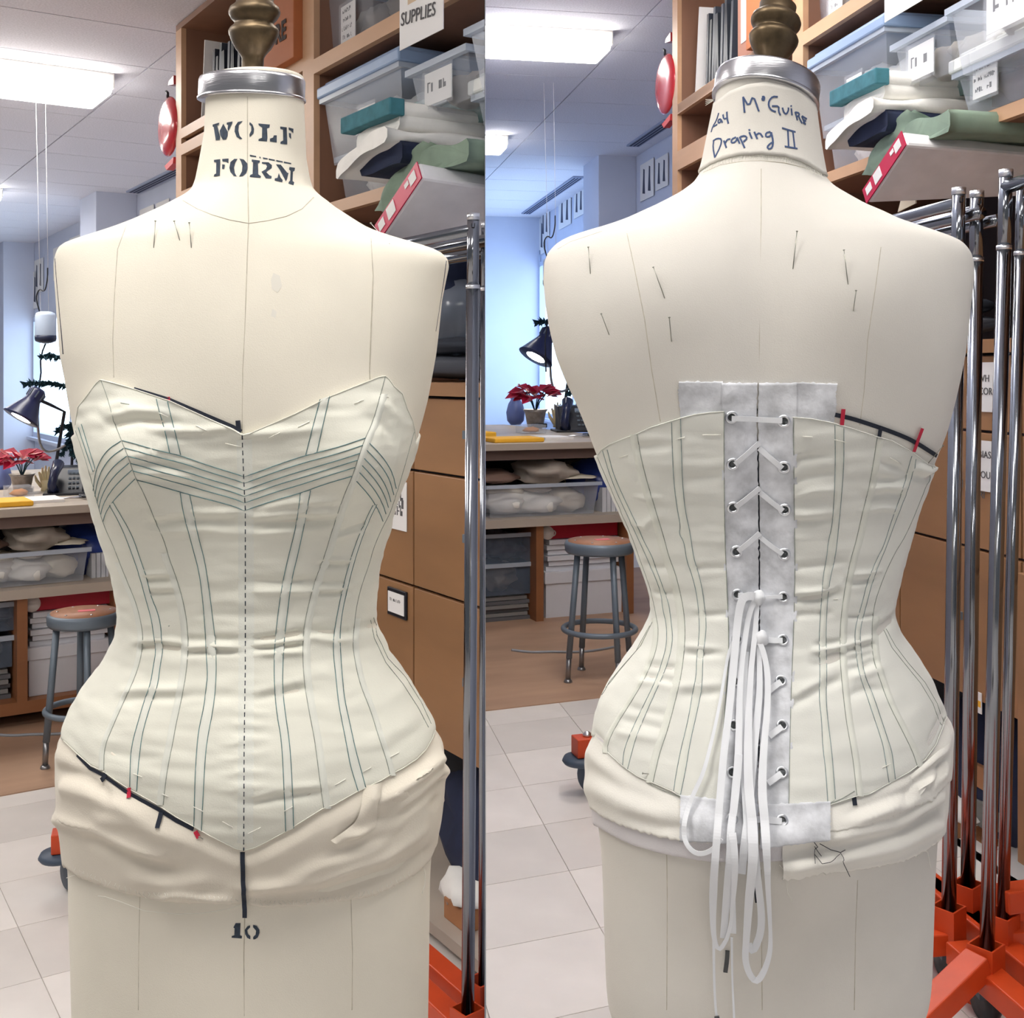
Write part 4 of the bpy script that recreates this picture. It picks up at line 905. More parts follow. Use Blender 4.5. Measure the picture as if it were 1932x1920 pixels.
def px3(x, y, Y): return Vector(((x-CX)/F*Y, Y, CAMZ+(HZ-y)/F*Y))
def build_racks(sd, fr, SFX):
    zf = fr.zf
    def rack(lab, poles, bars, beams, loc):
        o = wroot('garment_rack', loc, lab+SFX, 'rack')
        for (xt, yt, xb, yb, w_, Y, yj) in poles:
            r = w_/2/F*Y; A_, B_ = px3(xt, yt, Y), px3(xb, yb, Y); j = A_+(B_-A_)*((yj-yt)/(yb-yt))
            p = MB().tube([A_, j], r*.93, 20).tube([j, B_+Vector((0, 0, -.1))], r, 20).build('pole', CHROME, o)
            MB().tube([j+Vector((0, 0, .004)), j-Vector((0, 0, .004))], r*1.06, 20).build('joint_ring', NICKEL, p)
            MB().tube([A_+Vector((0, 0, .002)), A_-Vector((0, 0, .012))], r*.97, 20).build('end_cap', NICKEL, p)
            mk = A_-Vector((0, r*.94, .025)); text('stamp_mark', 'U', .014, mk, (pi/2, 0, 0), BLACKP, p)
            # square socket round the foot of the pole
            s = .026; mb = MB(); cs, sn = cos(.72), sin(.72)
            C4 = lambda k, z, q: (B_.x+q*(cs*(1, 1, -1, -1)[k]-sn*(-1, 1, 1, -1)[k]), B_.y+q*(sn*(1, 1, -1, -1)[k]+cs*(-1, 1, 1, -1)[k]), z)
            zt = B_.z+.004
            v = [C4(k, zt, s) for k in range(4)]+[C4(k, zf+.07, s) for k in range(4)]+[C4(k, zt, s*.86) for k in range(4)]+[C4(k, zt-.05, s*.86) for k in range(4)]
            f = [(k, (k+1) % 4, 4+(k+1) % 4, 4+k) for k in range(4)]+[(k, (k+1) % 4, 8+(k+1) % 4, 8+k) for k in range(4)]+[(8+k, 8+(k+1) % 4, 12+(k+1) % 4, 12+k) for k in range(4)]
            mb.add(v, f); mb.build('socket', ORANGE, o)
        for p, q in bars: MB().tube([p, q], .0135, 16).build('hanging_rail', CHROME, o)
        for p, q, w_, h_ in beams: MB().bar(p, q, w_, h_).build('base_beam', ORANGE, o, bev=.003)
        return o
    e1 = Vector((fr.e1.x, fr.e1.y, 0)); e2 = Vector((fr.e2.x, fr.e2.y, 0))
    def wheel(p, root):
        MB().lathe([(.012, -.012), (.032, -.012), (.035, -.006), (.035, .006), (.032, .012), (.012, .012)], 20, p+Vector((0, 0, .035)), (1, .3, 0)).build('caster_wheel', BLACKP, root)
        MB().box(p.x-.02, p.x+.02, p.y-.02, p.y+.02, p.z+.05, p.z+.09).build('caster_fork', mat('grey_fork', (80,92,104), .5), root)
    if sd == 'R':
        P1, P2, P3, P4 = ((1809,356,1789,1712,27,2.40,520), (1843,362,1825,1668,27,2.50,490), (1898,322,1860,1784,27,2.25,467), (1928,345,1890,1726,22,2.36,478))
        f = lambda P: Vector((px3(P[2], P[3], P[5]).x, P[5], zf+.085))
        g = lambda P, y, b=0: px3(P[0], y, P[5])+e2*b
        bm = lambda P, L1, L2, z=0: (f(P)-e1*L1+Vector((0, 0, z)), f(P)+e1*L2+Vector((0, 0, z)), .05, .045)
        o1 = rack('chrome pole garment rack on an orange base close to the form shoulder', [P1], [(g(P1, 384), g(P1, 384)+e1*1.3), (g(P1, 400, .05), g(P1, 400, .05)+e1*1.3)], [bm(P1, .0, 1.2), (f(P1)-e2*.5, f(P1), .05, .045)], f(P1))
        o2 = rack('second chrome pole garment rack just right of the first', [P2], [(g(P2, 398), g(P2, 398)+e1*1.2), (g(P2, 414, .05), g(P2, 414, .05)+e1*1.2)], [bm(P2, .1, 1.0), (f(P2)-e2*.1, f(P2)+e2*.4, .05, .045)], f(P2))
        A_ = f(P3); sk = px3(1848, 1815, 2.235)
        o3 = rack('nearest tall chrome pole garment rack with a slanting orange brace', [P3], [(g(P3, 352), g(P3, 352)-e1*.7), (g(P3, 372, .05), g(P3, 372, .05)-e1*.7)], [(sk, px3(1690, 1968, 2.12), .05, .045), bm(P3, .6, .1), (px3(1840, 1900, 2.3), px3(1990, 1860, 2.5), .05, .045)], f(P3))
        o4 = rack('rightmost chrome pole garment rack partly outside the frame', [P4], [], [bm(P4, .7, .3), (f(P4)+Vector((0, 0, .1)), f(P4)+e2*.5+Vector((0, 0, .12)), .05, .045), (f(P4)+Vector((0, 0, .02)), f(P4)+e2*.5+Vector((0, 0, .0)), .05, .045)], f(P4))
        for o, P in ((o1, P1), (o2, P2), (o3, P3), (o4, P4)): wheel(Vector((f(P).x, f(P).y, zf)), o)
    else:
        P1, P2 = (893,404,882,1904,25,2.40,541), (914,420,909,1850,14,2.5,545)
        f = lambda P: Vector((px3(P[2], P[3], P[5]).x, P[5], zf+.085)); g = lambda P, y, b=0: px3(P[0], y, P[5])+e2*b
        o1 = rack('chrome pole garment rack on an orange base beside the brown cabinets', [P1], [(g(P1, 434), g(P1, 434)+e1*1.1), (g(P1, 448, .05), g(P1, 448, .05)+e1*1.1), (g(P1, 462, .1), g(P1, 462, .1)+e1*1.1)], [(f(P1), f(P1)+e1*1.1, .05, .045)], f(P1))
        o2 = rack('second chrome pole garment rack at the picture seam', [P2], [], [(f(P2), f(P2)+e1*1.0, .05, .045)], f(P2))
        for o, P in ((o1, P1), (o2, P2)): wheel(Vector((f(P).x, f(P).y, zf)), o)
    # loose caster end of another rack beside the hip
    b, a = fr.onz(112, 1682, 0); p = fr.w(b, a); s_ = p.y/F
    o = empty('rack_caster', (p.x, p.y, zf), .3, 'orange beam end on a dark caster beside the form hip'+SFX, 'caster')
    MB().box(-.02, .75, -.03, .03, .115, .17).build('beam_end', ORANGE, o, bev=.003)
    MB().lathe([(.012, -.014), (.04, -.014), (.048, -.006), (.048, .006), (.04, .014), (.012, .014)], 24, (.03, 0, .048), (1, .5, 0)).build('wheel', mat('slate_rubber', (66,80,98), .5), o)
    MB().lathe([(.05, 0), (.056, .008), (.05, .02), (0, .022)], 24, (0, 0, .092)).build('swivel_plate', mat('slate_rubber', (66,80,98), .5), o)
    MB().lathe([(.012, 0), (.014, .006), (.006, .014), (0, .015)], 12, (.02, 0, .17)).build('bolt', NICKEL, o)
# ------------------------------------------------------------------ build both rooms and the thin wall between them
ROOMS = []
for sd in 'LR':
    before = set(bpy.data.objects)
    fr, dk, T0, SFX = build_room(sd); build_bench(sd, fr, dk, T0, SFX); build_racks(sd, fr, SFX)
    ROOMS.append((sd, [o for o in bpy.data.objects if o not in before]))
bpy.context.view_layer.update()
# the dividing wall runs straight away from the viewer; whatever a room would push through it ends there
ds = Vector(((915.5-CX)/F, 1, 0)).normalized(); nrm = Vector((ds.y, -ds.x, 0))
dw = MB(); p0, p1 = ds*1.62, ds*16.0
dw.prism([p0-nrm*.0001+Vector((0,0,-.1)), p0+nrm*.0001+Vector((0,0,-.1)), p1+nrm*.0012+Vector((0,0,-.1)), p1-nrm*.0012+Vector((0,0,-.1))], (0, 0, 3.6))
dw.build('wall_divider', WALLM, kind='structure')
for sd, obs in ROOMS:
    sg = 1 if sd == 'L' else -1; off = -.0016*sg
    for o in obs:
        if o.type == 'FONT':
            if (o.matrix_world.translation.dot(nrm))*sg > off*sg*0+.0: bpy.data.objects.remove(o)
            continue
        if o.type != 'MESH': continue
        M = o.matrix_world; ds_ = [(M@v.co).dot(nrm)*sg for v in o.data.vertices]
        if not ds_ or max(ds_) < -.0016: continue
        if min(ds_) > -.0016:
            ch = list(o.children)
            if not ch or o.name.split('.')[0] in ('tile', 'ceiling_tile'): 
                for c in ch: bpy.data.objects.remove(c)
                bpy.data.objects.remove(o); continue
        if o.data.users > 1: o.data = o.data.copy()
        bm = bmesh.new(); bm.from_mesh(o.data); bm.transform(M)
        geom = bm.verts[:]+bm.edges[:]+bm.faces[:]
        bmesh.ops.bisect_plane(bm, geom=geom, plane_co=nrm*off, plane_no=nrm*sg, clear_outer=True)
        bm.transform(M.inverted()); bm.to_mesh(o.data); bm.free()
# things left without any geometry are gone
def empty_thing(o):
    if o.type == 'FONT': return False
    if o.type == 'MESH' and len(o.data.vertices): return False
    return all(empty_thing(c) for c in o.children)
for o in [o for o in bpy.data.objects if o.parent is None and o.type in ('EMPTY', 'MESH')]:
    if empty_thing(o):
        for c in list(o.children_recursive): bpy.data.objects.remove(c)
        bpy.data.objects.remove(o)
for o in [o for o in bpy.data.objects if o.type == 'MESH' and not len(o.data.vertices) and not o.children]: bpy.data.objects.remove(o)
# ------------------------------------------------------------------ left half: the form from the front, in a sweetheart corset
LROWS = [(150,388,573),(178,388,573),(250,385,576),(300,376,578),(340,368,585),(358,361,591),(366,352,598),(375,338,608),(383,322,620),(392,305,630),
 (405,277,650),(420,243,673),(434,206,696),(445,172,725),(455,140,757),(463,118,785),(470,112,808),(478,108,828),(490,105,841),(505,104,844),(530,106,838),(570,110,829),(620,114,823),
 (670,118,817),(715,127,809),(750,132,803),(790,139,793),(825,146,783),(870,156,770),(920,168,751),(973,182,735),(1005,191,728),(1040,203,714),(1084,215,708),
 (1120,223,704),(1150,227,704),(1175,227,708),(1200,222,716),(1226,211,729),(1255,194,748),(1280,173,767),(1311,152,785),(1345,133,807),(1372,124,815),
 (1400,122,820),(1450,122,822),(1500,123,820),(1560,126,813),(1640,131,808),(1720,132,807),(1800,135,806),(1920,138,804),(1985,142,800)]
LDEP = [(150,.05,.05,2),(300,.053,.055,2),(352,.058,.062,2),(392,.075,.085,2),(440,.088,.1,2.1),(500,.098,.112,2.5),(620,.112,.118,2.9),(715,.118,.115,2.7),
 (825,.118,.105,2.4),(920,.108,.098,2.2),(1040,.094,.09,2.15),(1150,.084,.084,2.1),(1226,.092,.092,2.15),(1311,.111,.11,2.2),(1400,.126,.128,2.3),(1480,.126,.132,2.3),(1570,.116,.134,2.3),(1700,.11,.13,2.4),(1985,.108,.122,2.4)]
fL = Form(464, LROWS, LDEP, [(240,860,95,95,.034),(682,860,95,95,.034),(463,1390,150,120,.012)])
LF = 0.0
manL = wroot('dress_form', (xpx(464), D, LF), 'canvas dress form seen from the front under a sweetheart corset', 'dress form')
body = fL.mesh().build('torso', CLOTH, manL)
skL = Skin(fL, 0, amp=.0003, fu=2, fz=9, seed=3)
cap_and_finial(manL, 475, 190, 149, 101, 5, 2, [(26,0),(23,2),(21,8),(21,30),(24,36),(34,48),(42,62),(47,74),(48,80),(45,86),(38,92),(37,96),(43,102),(48,110),(49,116),(46,124),(38,130),(35,134),(36,150),(0,152)], fL.dx)
stand(manL, 466, zpx(1980), LF)
threads(skL, 'seam_line', PENCIL, manL, ('467,182 467,300 469,418 467,470 462,620 458,700 457,816', '345,378 372,394 400,405 435,415 469,421 505,416 540,408 570,394 592,372', '239,424 222,470 216,560 213,640 215,712', '700,450 704,520 701,600 697,700 698,716',
 '462,1712 460,1800 461,1916', '264,1690 262,1780 261,1905', '662,1695 665,1800 664,1905'), .0005, -.0001)
WF = [[(250,690),(325,668),(322,690),(300,700),(335,830),(330,862),(285,868),(262,720),(250,712)],[(330,760),(370,680),(420,770),(418,820),(400,860),(365,862),(335,810)],[(410,668),(475,655),(470,680),(425,765),(418,740),(425,695),(408,690)],
 [(590,650),(545,700),(540,760),(555,820),(585,850),(565,858),(520,830),(497,770),(502,710),(535,660)],[(668,662),(700,690),(717,740),(710,790),(668,832),(665,800),(685,760),(685,710),(664,690)],
 [(765,678),(895,690),(890,725),(862,735),(868,840),(862,882),(765,875),(768,855),(805,840),(808,725),(770,700)],[(895,850),(930,838),(940,812),(972,812),(972,893),(895,882)],
 [(1010,712),(1085,722),(1085,750),(1090,870),(1090,917),(1012,908),(1015,885),(1045,870),(1042,750),(1012,740)],[(1105,722),(1160,738),(1158,790),(1130,760),(1108,752)],[(1108,785),(1132,790),(1135,855),(1112,830)],
 [(265,1090),(335,1082),(330,1270),(262,1280),(268,1255),(288,1245),(290,1120),(265,1115)],[(358,1080),(430,1075),(428,1130),(400,1110),(360,1108)],[(358,1140),(388,1145),(380,1195),(356,1192)],
 [(495,1078),(530,1080),(505,1120),(490,1180),(500,1240),(522,1278),(490,1275),(450,1230),(438,1180),(450,1115)],[(550,1075),(600,1085),(640,1130),(648,1180),(630,1240),(590,1275),(548,1280),(580,1220),(585,1160),(570,1110)],
 [(690,1085),(782,1098),(780,1120),(760,1130),(765,1255),(795,1275),(790,1293),(668,1285),(672,1262),(700,1250),(705,1120),(690,1110)],[(805,1115),(880,1118),(918,1150),(915,1185),(870,1215),(855,1230),(890,1265),(915,1275),(912,1302),(850,1300),(800,1225),(850,1195),(862,1165),(850,1140),(805,1132)],
 [(962,1140),(1018,1145),(1090,1235),(1105,1240),(1088,1310),(1075,1335),(1010,1210)],[(1115,1170),(1178,1180),(1172,1215),(1155,1225),(1150,1330),(1170,1345),(1160,1380),(1103,1360),(1108,1340),(1122,1325),(1128,1215),(1110,1200)],[(995,1240),(1015,1290),(1040,1320),(1035,1345),(948,1325),(950,1300),(980,1295)]]
for a, b in ((0, 3), (3, 5), (5, 7), (7, 10), (10, 13), (13, 15), (15, 17), (17, 20)):
    m = MB()
    for p in WF[a:b]: skL.patch(m, crop(p, 6, 360, 120), .0003)
    m.build('stencil_letter', STENCIL, manL)
m = MB()
for a, b in ((668,740),(775,790),(815,870),(880,950),(965,1040),(1050,1135)):
    y = lambda x: 1032+(x-668)*.2
    skL.patch(m, crop([(a, y(a)), (b, y(b)), (b, y(b)+14), (a+4, y(a)+18)], 6, 360, 120), .0003, 1)
m.build('stencil_smudge', STENCIL, manL); m = MB()
for p in ([(430,1350),(518,1350),(510,1570),(545,1585),(540,1630),(355,1615),(360,1585),(405,1570),(410,1445),(388,1430)],[(690,1390),(640,1410),(595,1470),(600,1550),(640,1620),(695,1645),(695,1585),(650,1545),(640,1480),(690,1430)],[(745,1380),(810,1400),(860,1470),(862,1530),(830,1610),(780,1645),(745,1645),(748,1600),(790,1560),(800,1490),(745,1425)]):
    skL.patch(m, crop(p, 9.6, 400, 1600), .0003)
m.build('stencil_number', STENCIL, manL)
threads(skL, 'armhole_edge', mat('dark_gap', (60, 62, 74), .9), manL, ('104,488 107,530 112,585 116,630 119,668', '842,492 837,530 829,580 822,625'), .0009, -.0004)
for p in ('516,515 528,520 532,540 524,552 513,545 511,528', '514,582 522,588 520,600 511,596'):
    m = MB(); skL.patch(m, pl(p), .0002); m.build('ink_smudge', mat('faint_blue_smudge', (221, 217, 206), .95), manL)
# corset --------------------------------------------------------------
CRL = [(pl(p), a, sg) for p, a, sg in (
 ('214,790 250,781 300,778', .0022, 9), ('215,801 260,792 320,796', -.0026, 9), ('205,775 230,765 260,768', .0016, 10), ('300,812 380,812 455,803', .0016, 7), ('470,818 520,815 600,811', .0016, 8),
 ('290,858 240,862 300,850', .0012, 8), ('262,873 300,872 335,880', -.0016, 6), ('262,892 300,890 340,897', .0016, 6), ('270,905 320,908 360,915', -.0012, 7),
 ('290,968 340,962 440,966', .0016, 9), ('290,984 340,980 440,982', -.0016, 9), ('300,1000 360,998 440,1003', .0011, 10), ('500,955 560,945 640,940', .0016, 8), ('480,973 560,965 635,960', .0015, 8), ('480,985 560,982 635,978', -.0018, 7), ('480,1003 560,1000 625,990', .0012, 8),
 ('262,1212 300,1209 345,1214', .002, 7), ('268,1221 300,1218 345,1222', -.0026, 8), ('355,1206 400,1204 440,1205', -.0016, 7), ('358,1222 400,1219 445,1221', .0018, 6), ('358,1231 400,1227 445,1229', -.002, 6),
 ('488,1206 520,1203 568,1194', -.0028, 7), ('490,1214 520,1212 568,1207', .0018, 6), ('488,1225 520,1222 568,1214', -.0026, 6), ('490,1232 530,1231 568,1230', .0018, 6), ('585,1190 620,1193 660,1192', -.002, 7), ('590,1203 630,1208 660,1206', .0015, 7), ('668,1185 700,1180 715,1178', -.0022, 9),
 ('480,1092 540,1098 600,1090', -.0013, 7), ('480,1113 540,1113 590,1113', .0015, 6), ('605,1062 630,1064 660,1063', -.0018, 6), ('610,1054 640,1053 660,1053', .0016, 6), ('600,1099 640,1097 650,1098', -.0014, 6), ('600,1117 630,1117 650,1117', -.0016, 6), ('600,1109 630,1108 650,1107', .0015, 6),
 ('484,1318 520,1310 570,1298', -.0018, 8), ('484,1306 520,1300 570,1286', .0014, 8), ('484,1512 520,1502 600,1494', -.0016, 8), ('484,1500 520,1490 600,1482', .0014, 8), ('275,1082 300,1080 318,1080', .0016, 7), ('280,1092 300,1090 325,1090', -.0014, 6), ('290,1108 310,1107 325,1106', .0016, 7), ('290,1118 310,1116 330,1116', -.0014, 6),
 ('240,1318 290,1318 340,1316', -.0012, 8), ('240,1306 290,1303 340,1303', .0014, 8), ('345,1314 390,1312 440,1312', -.0011, 8), ('205,1420 250,1428 300,1432', -.0012, 10), ('745,1400 780,1385 805,1355', -.0006, 9), ('630,1010 660,1000 680,994', .0014, 8), ('640,1000 670,990 690,984', -.0016, 6), ('710,760 730,770 745,790', .0015, 10), ('690,790 720,800 740,830', -.0015, 10),
 ('468,1344 474,1344 482,1346', .0013, 5), ('468,1368 474,1368 482,1370', .0013, 5), ('468,1392 474,1393 482,1394', .0012, 5), ('468,1420 474,1421 482,1422', .0013, 5), ('468,1452 474,1452 482,1454', .0012, 5), ('468,1480 474,1480 482,1482', .0012, 5), ('440,1460 450,1458 458,1458', .001, 5), ('440,1432 450,1430 458,1430', .001, 5), ('440,1490 450,1488 458,1488', .001, 5), ('440,1405 450,1403 458,1403', .001, 5))]
cL = Skin(fL, .0032, CRL, amp=.0014, fu=2.6, fz=70, seed=1)
corL = wroot('corset', (xpx(464), D, zpx(1372)), 'cream muslin sweetheart corset with blue green channel stitching on the front view form', 'corset')
ctop = pl('139,832 142,800 147,767 165,744 181,722 189,715 220,723 254,733 320,755 390,787 440,810 457,820 470,817 500,804 560,778 620,748 690,720 715,710 727,708 735,715 743,727 759,741 768,769 778,791 783,812 785,836')
cbot = pl('114,1374 120,1398 146,1423 171,1445 196,1457 220,1474 240,1487 267,1502 299,1520 334,1543 366,1560 395,1577 443,1601 460,1605 480,1600 493,1594 540,1569 572,1549 609,1526 630,1519 676,1493 718,1474 737,1462 760,1450 786,1433 803,1416 816,1393 823,1366')
tf, bf = edgefn(cL, ctop, zpx(800)), edgefn(cL, cbot, zpx(1390))
sS1L = pl('190,716 204,753 213,789 229,830 243,864 254,898 272,931 296,989 310,1020 320,1056 328,1076 341,1115 351,1159 355,1198 355,1230 351,1274 341,1327 331,1372 328,1392 319,1435 313,1471 308,1518')
sS2L = pl('143,812 160,862 172,903 183,945 195,989 215,1032 227,1064 242,1101 258,1139 268,1182 270,1210 266,1242 254,1280 235,1321 217,1361 197,1408 196,1452')
sCF = pl('457,820 460,900 463,962 463,1100 463,1260 461,1400 460,1604')
sS1R = pl('727,710 717,747 703,797 689,826 679,854 666,896 650,931 630,989 610,1056 594,1094 578,1157 572,1194 571,1236 574,1286 582,1336 592,1386 596,1412 604,1476 611,1525')
sS2R = pl('781,815 766,870 750,925 735,970 721,995 704,1035 697,1063 684,1098 673,1140 668,1182 665,1219 673,1265 682,1298 700,1342 713,1386 730,1436 736,1463')
fS1L, fS2L, fCF, fS1R, fS2R = (seamfn(cL, p) for p in (sS1L, sS2L, sCF, sS1R, sS2R))
cst = lambda k: (lambda z: k)
for a, b, n, nm in ((fCF, fS1L, 90, 'front_panel'), (fS1L, fS2L, 60, 'side_front_panel'), (fS2L, cst(pi+.35), 26, 'side_panel'), (cst(pi+.35), cst(1.5*pi-.02), 24, 'back_panel'),
    (cst(1.5*pi+.02), cst(2*pi-.35), 24, 'back_panel'), (lambda z: -.35, fS2R, 26, 'side_panel'), (fS2R, fS1R, 60, 'side_front_panel'), (fS1R, fCF, 90, 'front_panel')):
    if a(1) > b(1): a, b = b, a
    panel(cL, a, b, tf, bf, n, 230 if n > 30 else 120, nm, MUSLIN, corL)
PAIRS = [('295,752 300,775 310,807 320,854', '316,757 324,791 333,826 341,858'),
 ('340,929 345,963 355,1001 367,1046 376,1080 383,1135 387,1186 389,1230 392,1274 389,1297 385,1333 375,1376 371,1416 368,1471 366,1559', '358,933 365,967 375,1016 386,1055 395,1113 401,1163 406,1202 408,1234 408,1283 403,1335 393,1384 388,1420 385,1471 380,1567'),
 ('207,953 227,989 240,1020 254,1058 264,1088 276,1133 286,1167 290,1198 295,1226 290,1254 284,1291 272,1323 262,1357 252,1392 247,1420 246,1447 245,1484', '213,946 235,983 252,1015 266,1058 276,1086 286,1127 298,1155 304,1182 305,1210 308,1226 302,1258 298,1293 286,1325 276,1357 268,1388 264,1420 261,1447 258,1492'),
 ('604,753 594,791 586,822 577,858', '622,747 612,791 604,826 598,854'),
 ('567,929 563,965 555,1008 544,1050 534,1094 525,1152 520,1198 517,1244 518,1302 523,1352 531,1394 535,1465 539,1568', '586,925 579,963 571,1005 561,1050 550,1094 542,1157 537,1198 534,1244 533,1298 538,1344 545,1390 549,1433 553,1517 554,1562'),
 ('703,953 687,985 673,1020 661,1054 648,1102 638,1148 630,1194 628,1227 634,1280 638,1323 646,1365 655,1411 661,1445 676,1493', '711,951 695,983 681,1020 668,1060 655,1111 645,1157 641,1198 643,1240 646,1280 650,1319 661,1369 671,1415 679,1444 690,1485'),
 ('148,806 165,858 176,890', '154,800 170,852 180,884')]
PAIRSL = PAIRS
for a, b in PAIRS:
    c = MB(); cL.strip(c, pl(a), pl(b), .0007, 50); c.build('boning_channel', CHAN, corL)
    threads(cL, 'channel_stitching', THREAD, corL, (smooth2(pl(a)), smooth2(pl(b))), .00038, .0003)
c = MB(); cL.strip(c, pl('446,830 449,962 450,1260 447,1590'), pl('475,828 479,962 480,1260 478,1590'), .0005, 120); c.build('centre_facing', CHAN, corL)
def allowance(sk, seam, dx, y0, root):
    a = [p for p in smooth2(seam) if p[1] >= y0]; c = MB(); sk.strip(c, a, [(x+dx, y) for x, y in a], .0011, 70, 3); c.build('seam_allowance', CHAN, root)
allowance(cL, sS1R, 14, 735, corL); allowance(cL, sS1L, -13, 1040, corL); allowance(cL, sS2R, 11, 1160, corL); allowance(cL, sS2L, -10, 1060, corL)
fr = (0, .19, .4, .58, .77, 1)
def fan(A, B):
    A, B = smoothlen(pl(A), 24), smoothlen(pl(B), 24)
    threads(cL, 'chevron_stitching', THREAD, corL, [[(p[0]+(q[0]-p[0])*f, p[1]+(q[1]-p[1])*f) for p, q in zip(A, B)] for f in fr], .00042, .0003)
fan('231,831 258,838 294,849 341,859 387,876 436,891 461,899', '257,905 290,913 340,928 397,943 440,954 461,963')
fan('690,826 638,844 575,859 519,878 490,889 461,899', '664,898 612,913 567,930 519,943 490,953 461,963')
fan('228,832 203,848 187,872 179,898 176,925', '255,903 237,921 215,943 199,967 195,983')
fan('691,830 713,852 729,872 741,894 747,921', '666,900 687,923 703,943 717,969 722,983')
threads(cL, 'seam_stitching', THREAD2, corL, [smooth2(p) for p in (sS1L, sS2L, sS1R, sS2R)], .0004, .0001)
threads(cL, 'seam_stitching', THREAD2, corL, ('705,1165 711,1198 732,1242 765,1277 794,1323 813,1365', '699,1170 706,1204 728,1250 760,1290 789,1335 808,1372', '197,1060 206,1090 216,1140 218,1172', '142,846 150,880 160,915', '228,760 244,763', '320,1180 318,1181'), .00036, .0002)
m = MB(); cL.thread(m, sCF, .00055, .0004, (3, 2)); m.build('centre_stitching', INK, corL)
threads(cL, 'edge_piping', MUSLIN, corL, [[(x, y+1.2) for x, y in ctop[1:]], [(x, y-1.2) for x, y in cbot[1:]]], .0005, .0002)
threads(cL, 'basting_stitch', mat('white_thread', (240, 238, 228), .8), corL, ('505,827 528,816', '562,806 584,795', '668,762 686,754', '300,779 318,786', '370,803 392,813', '425,836 456,843', '716,747 733,749', '252,1459 268,1465', '305,1497 318,1502', '365,1521 384,1530', '420,1549 440,1560', '468,1572 492,1560', '535,1530 552,1521', '632,1481 652,1469', '685,1456 700,1447', '735,1429 752,1419', '735,1428 745,1423'), .0004, .0006)
# hip wrap --------------------------------------------------------------
def upto(f, dz): return lambda u: f(u)+dz
def wrap(form, name, root, top, bot, off, folds, m, seed, rag=.0016, u0=0, u1=2*pi, nu=420, nr=46, part=True):
    sk = WrapSkin(form, off, upto(top, -.02), folds, seed); mb = MB(); cols = []
    for k in range(nu+1):
        u = u0+(u1-u0)*k/nu; zt, zb = top(u), bot(u)+rag*noise.noise(Vector((u*40, seed, 1)))+rag*.8*noise.noise(Vector((u*170, seed, 2)))
        col = [sk.f.P(u, zt, .0006)]
        for r in range(nr+1):
            z = zt+(zb-zt)*r/nr; col.append(sk.C(u, z, -.0012 if r == nr else 0))
        col.append(sk.C(u, zb+.0006, -.003))
        cols.append(col)
    mb.grid(cols); return mb.build(name, m, root), sk
wrapL = wroot('hip_wrap', (xpx(464), D, zpx(1690)), 'raw edged muslin strips wrapped round the hips below the pointed corset hem', 'fabric')
lowL = edgefn(fL, pl('116,1600 121,1624 131,1634 157,1652 192,1666 230,1679 267,1689 305,1692 344,1699 400,1698 461,1700 500,1706 568,1704 615,1698 662,1694 707,1685 750,1664 782,1645 805,1622 816,1590'), zpx(1580))
midL = edgefn(fL, pl('106,1520 112,1536 150,1549 200,1564 250,1588 300,1607 330,1612 400,1604 470,1600 560,1590 640,1578 700,1566 760,1546 800,1515 836,1470'), zpx(1480))
FOL = [(pl(p), a, sg) for p, a, sg in (('118,1540 160,1552 230,1580 300,1608', .003, 12), ('180,1570 260,1612 340,1640', -.003, 16), ('250,1650 320,1660 400,1650', .0024, 18), ('480,1668 600,1652 720,1610 790,1560', .0034, 14), ('480,1688 620,1678 740,1640 800,1600', -.003, 13), ('560,1640 700,1590 800,1520', .003, 15), ('660,1560 760,1520 820,1470', -.003, 12), ('640,1600 740,1565 815,1505', -.0028, 12), ('720,1500 780,1462 820,1430', .004, 10), ('735,1530 790,1490 826,1450', .003, 9), ('130,1480 200,1500 280,1530', .003, 16), ('120,1450 170,1462 220,1500', -.003, 12), ('200,1540 260,1545 330,1570', .002, 14), ('300,1690 340,1680 420,1690', .0026, 9))]
_, sk1 = wrap(fL, 'lower_layer', wrapL, upto(bf, .02), lowL, lambda z, u: .003+.003*max(0, min(1, (z-zpx(1620))/.07)), FOL, WRAP, 4)
_, sk2 = wrap(fL, 'upper_layer', wrapL, upto(bf, .02), midL, lambda z, u: .006, FOL, WRAP, 6, nr=36, u0=1.75, u1=2*pi-.05)
skw = WrapSkin(fL, lambda z, u: .0078, bf, FOL, 4)
m = MB()
def flap(mb, sk, A, B, lift, n=30, k=8, bulge=.006):
    A, B = smoothlen(A, n), smoothlen(B, n)
    mb.grid([[sk.C(*sk.at(a[0]+(b[0]-a[0])*j/k, a[1]+(b[1]-a[1])*j/k), lift+bulge*sin(pi*j/k)*(.6+.4*sin(i*.4))) for j in range(k+1)] for i, (a, b) in enumerate(zip(A, B))])
flap(m, skw, pl('684,1482 683,1510 676,1545 650,1568 624,1585'), pl('722,1474 716,1500 711,1530 711,1556 690,1578 640,1592'), 0)
m.build('hanging_scrap', WRAP, wrapL)
m = MB(); flap(m, skw, pl('775,1446 745,1490 715,1520'), pl('832,1450 790,1505 735,1530'), -.004, bulge=.004); m.build('hanging_scrap', WRAP, wrapL)
m = MB(); flap(m, skw, pl('322,1560 310,1590 306,1610'), pl('372,1578 362,1596 330,1600 312,1612'), -.006, bulge=.002); m.build('hanging_scrap', WRAP, wrapL)
m = MB(); random.seed(3)
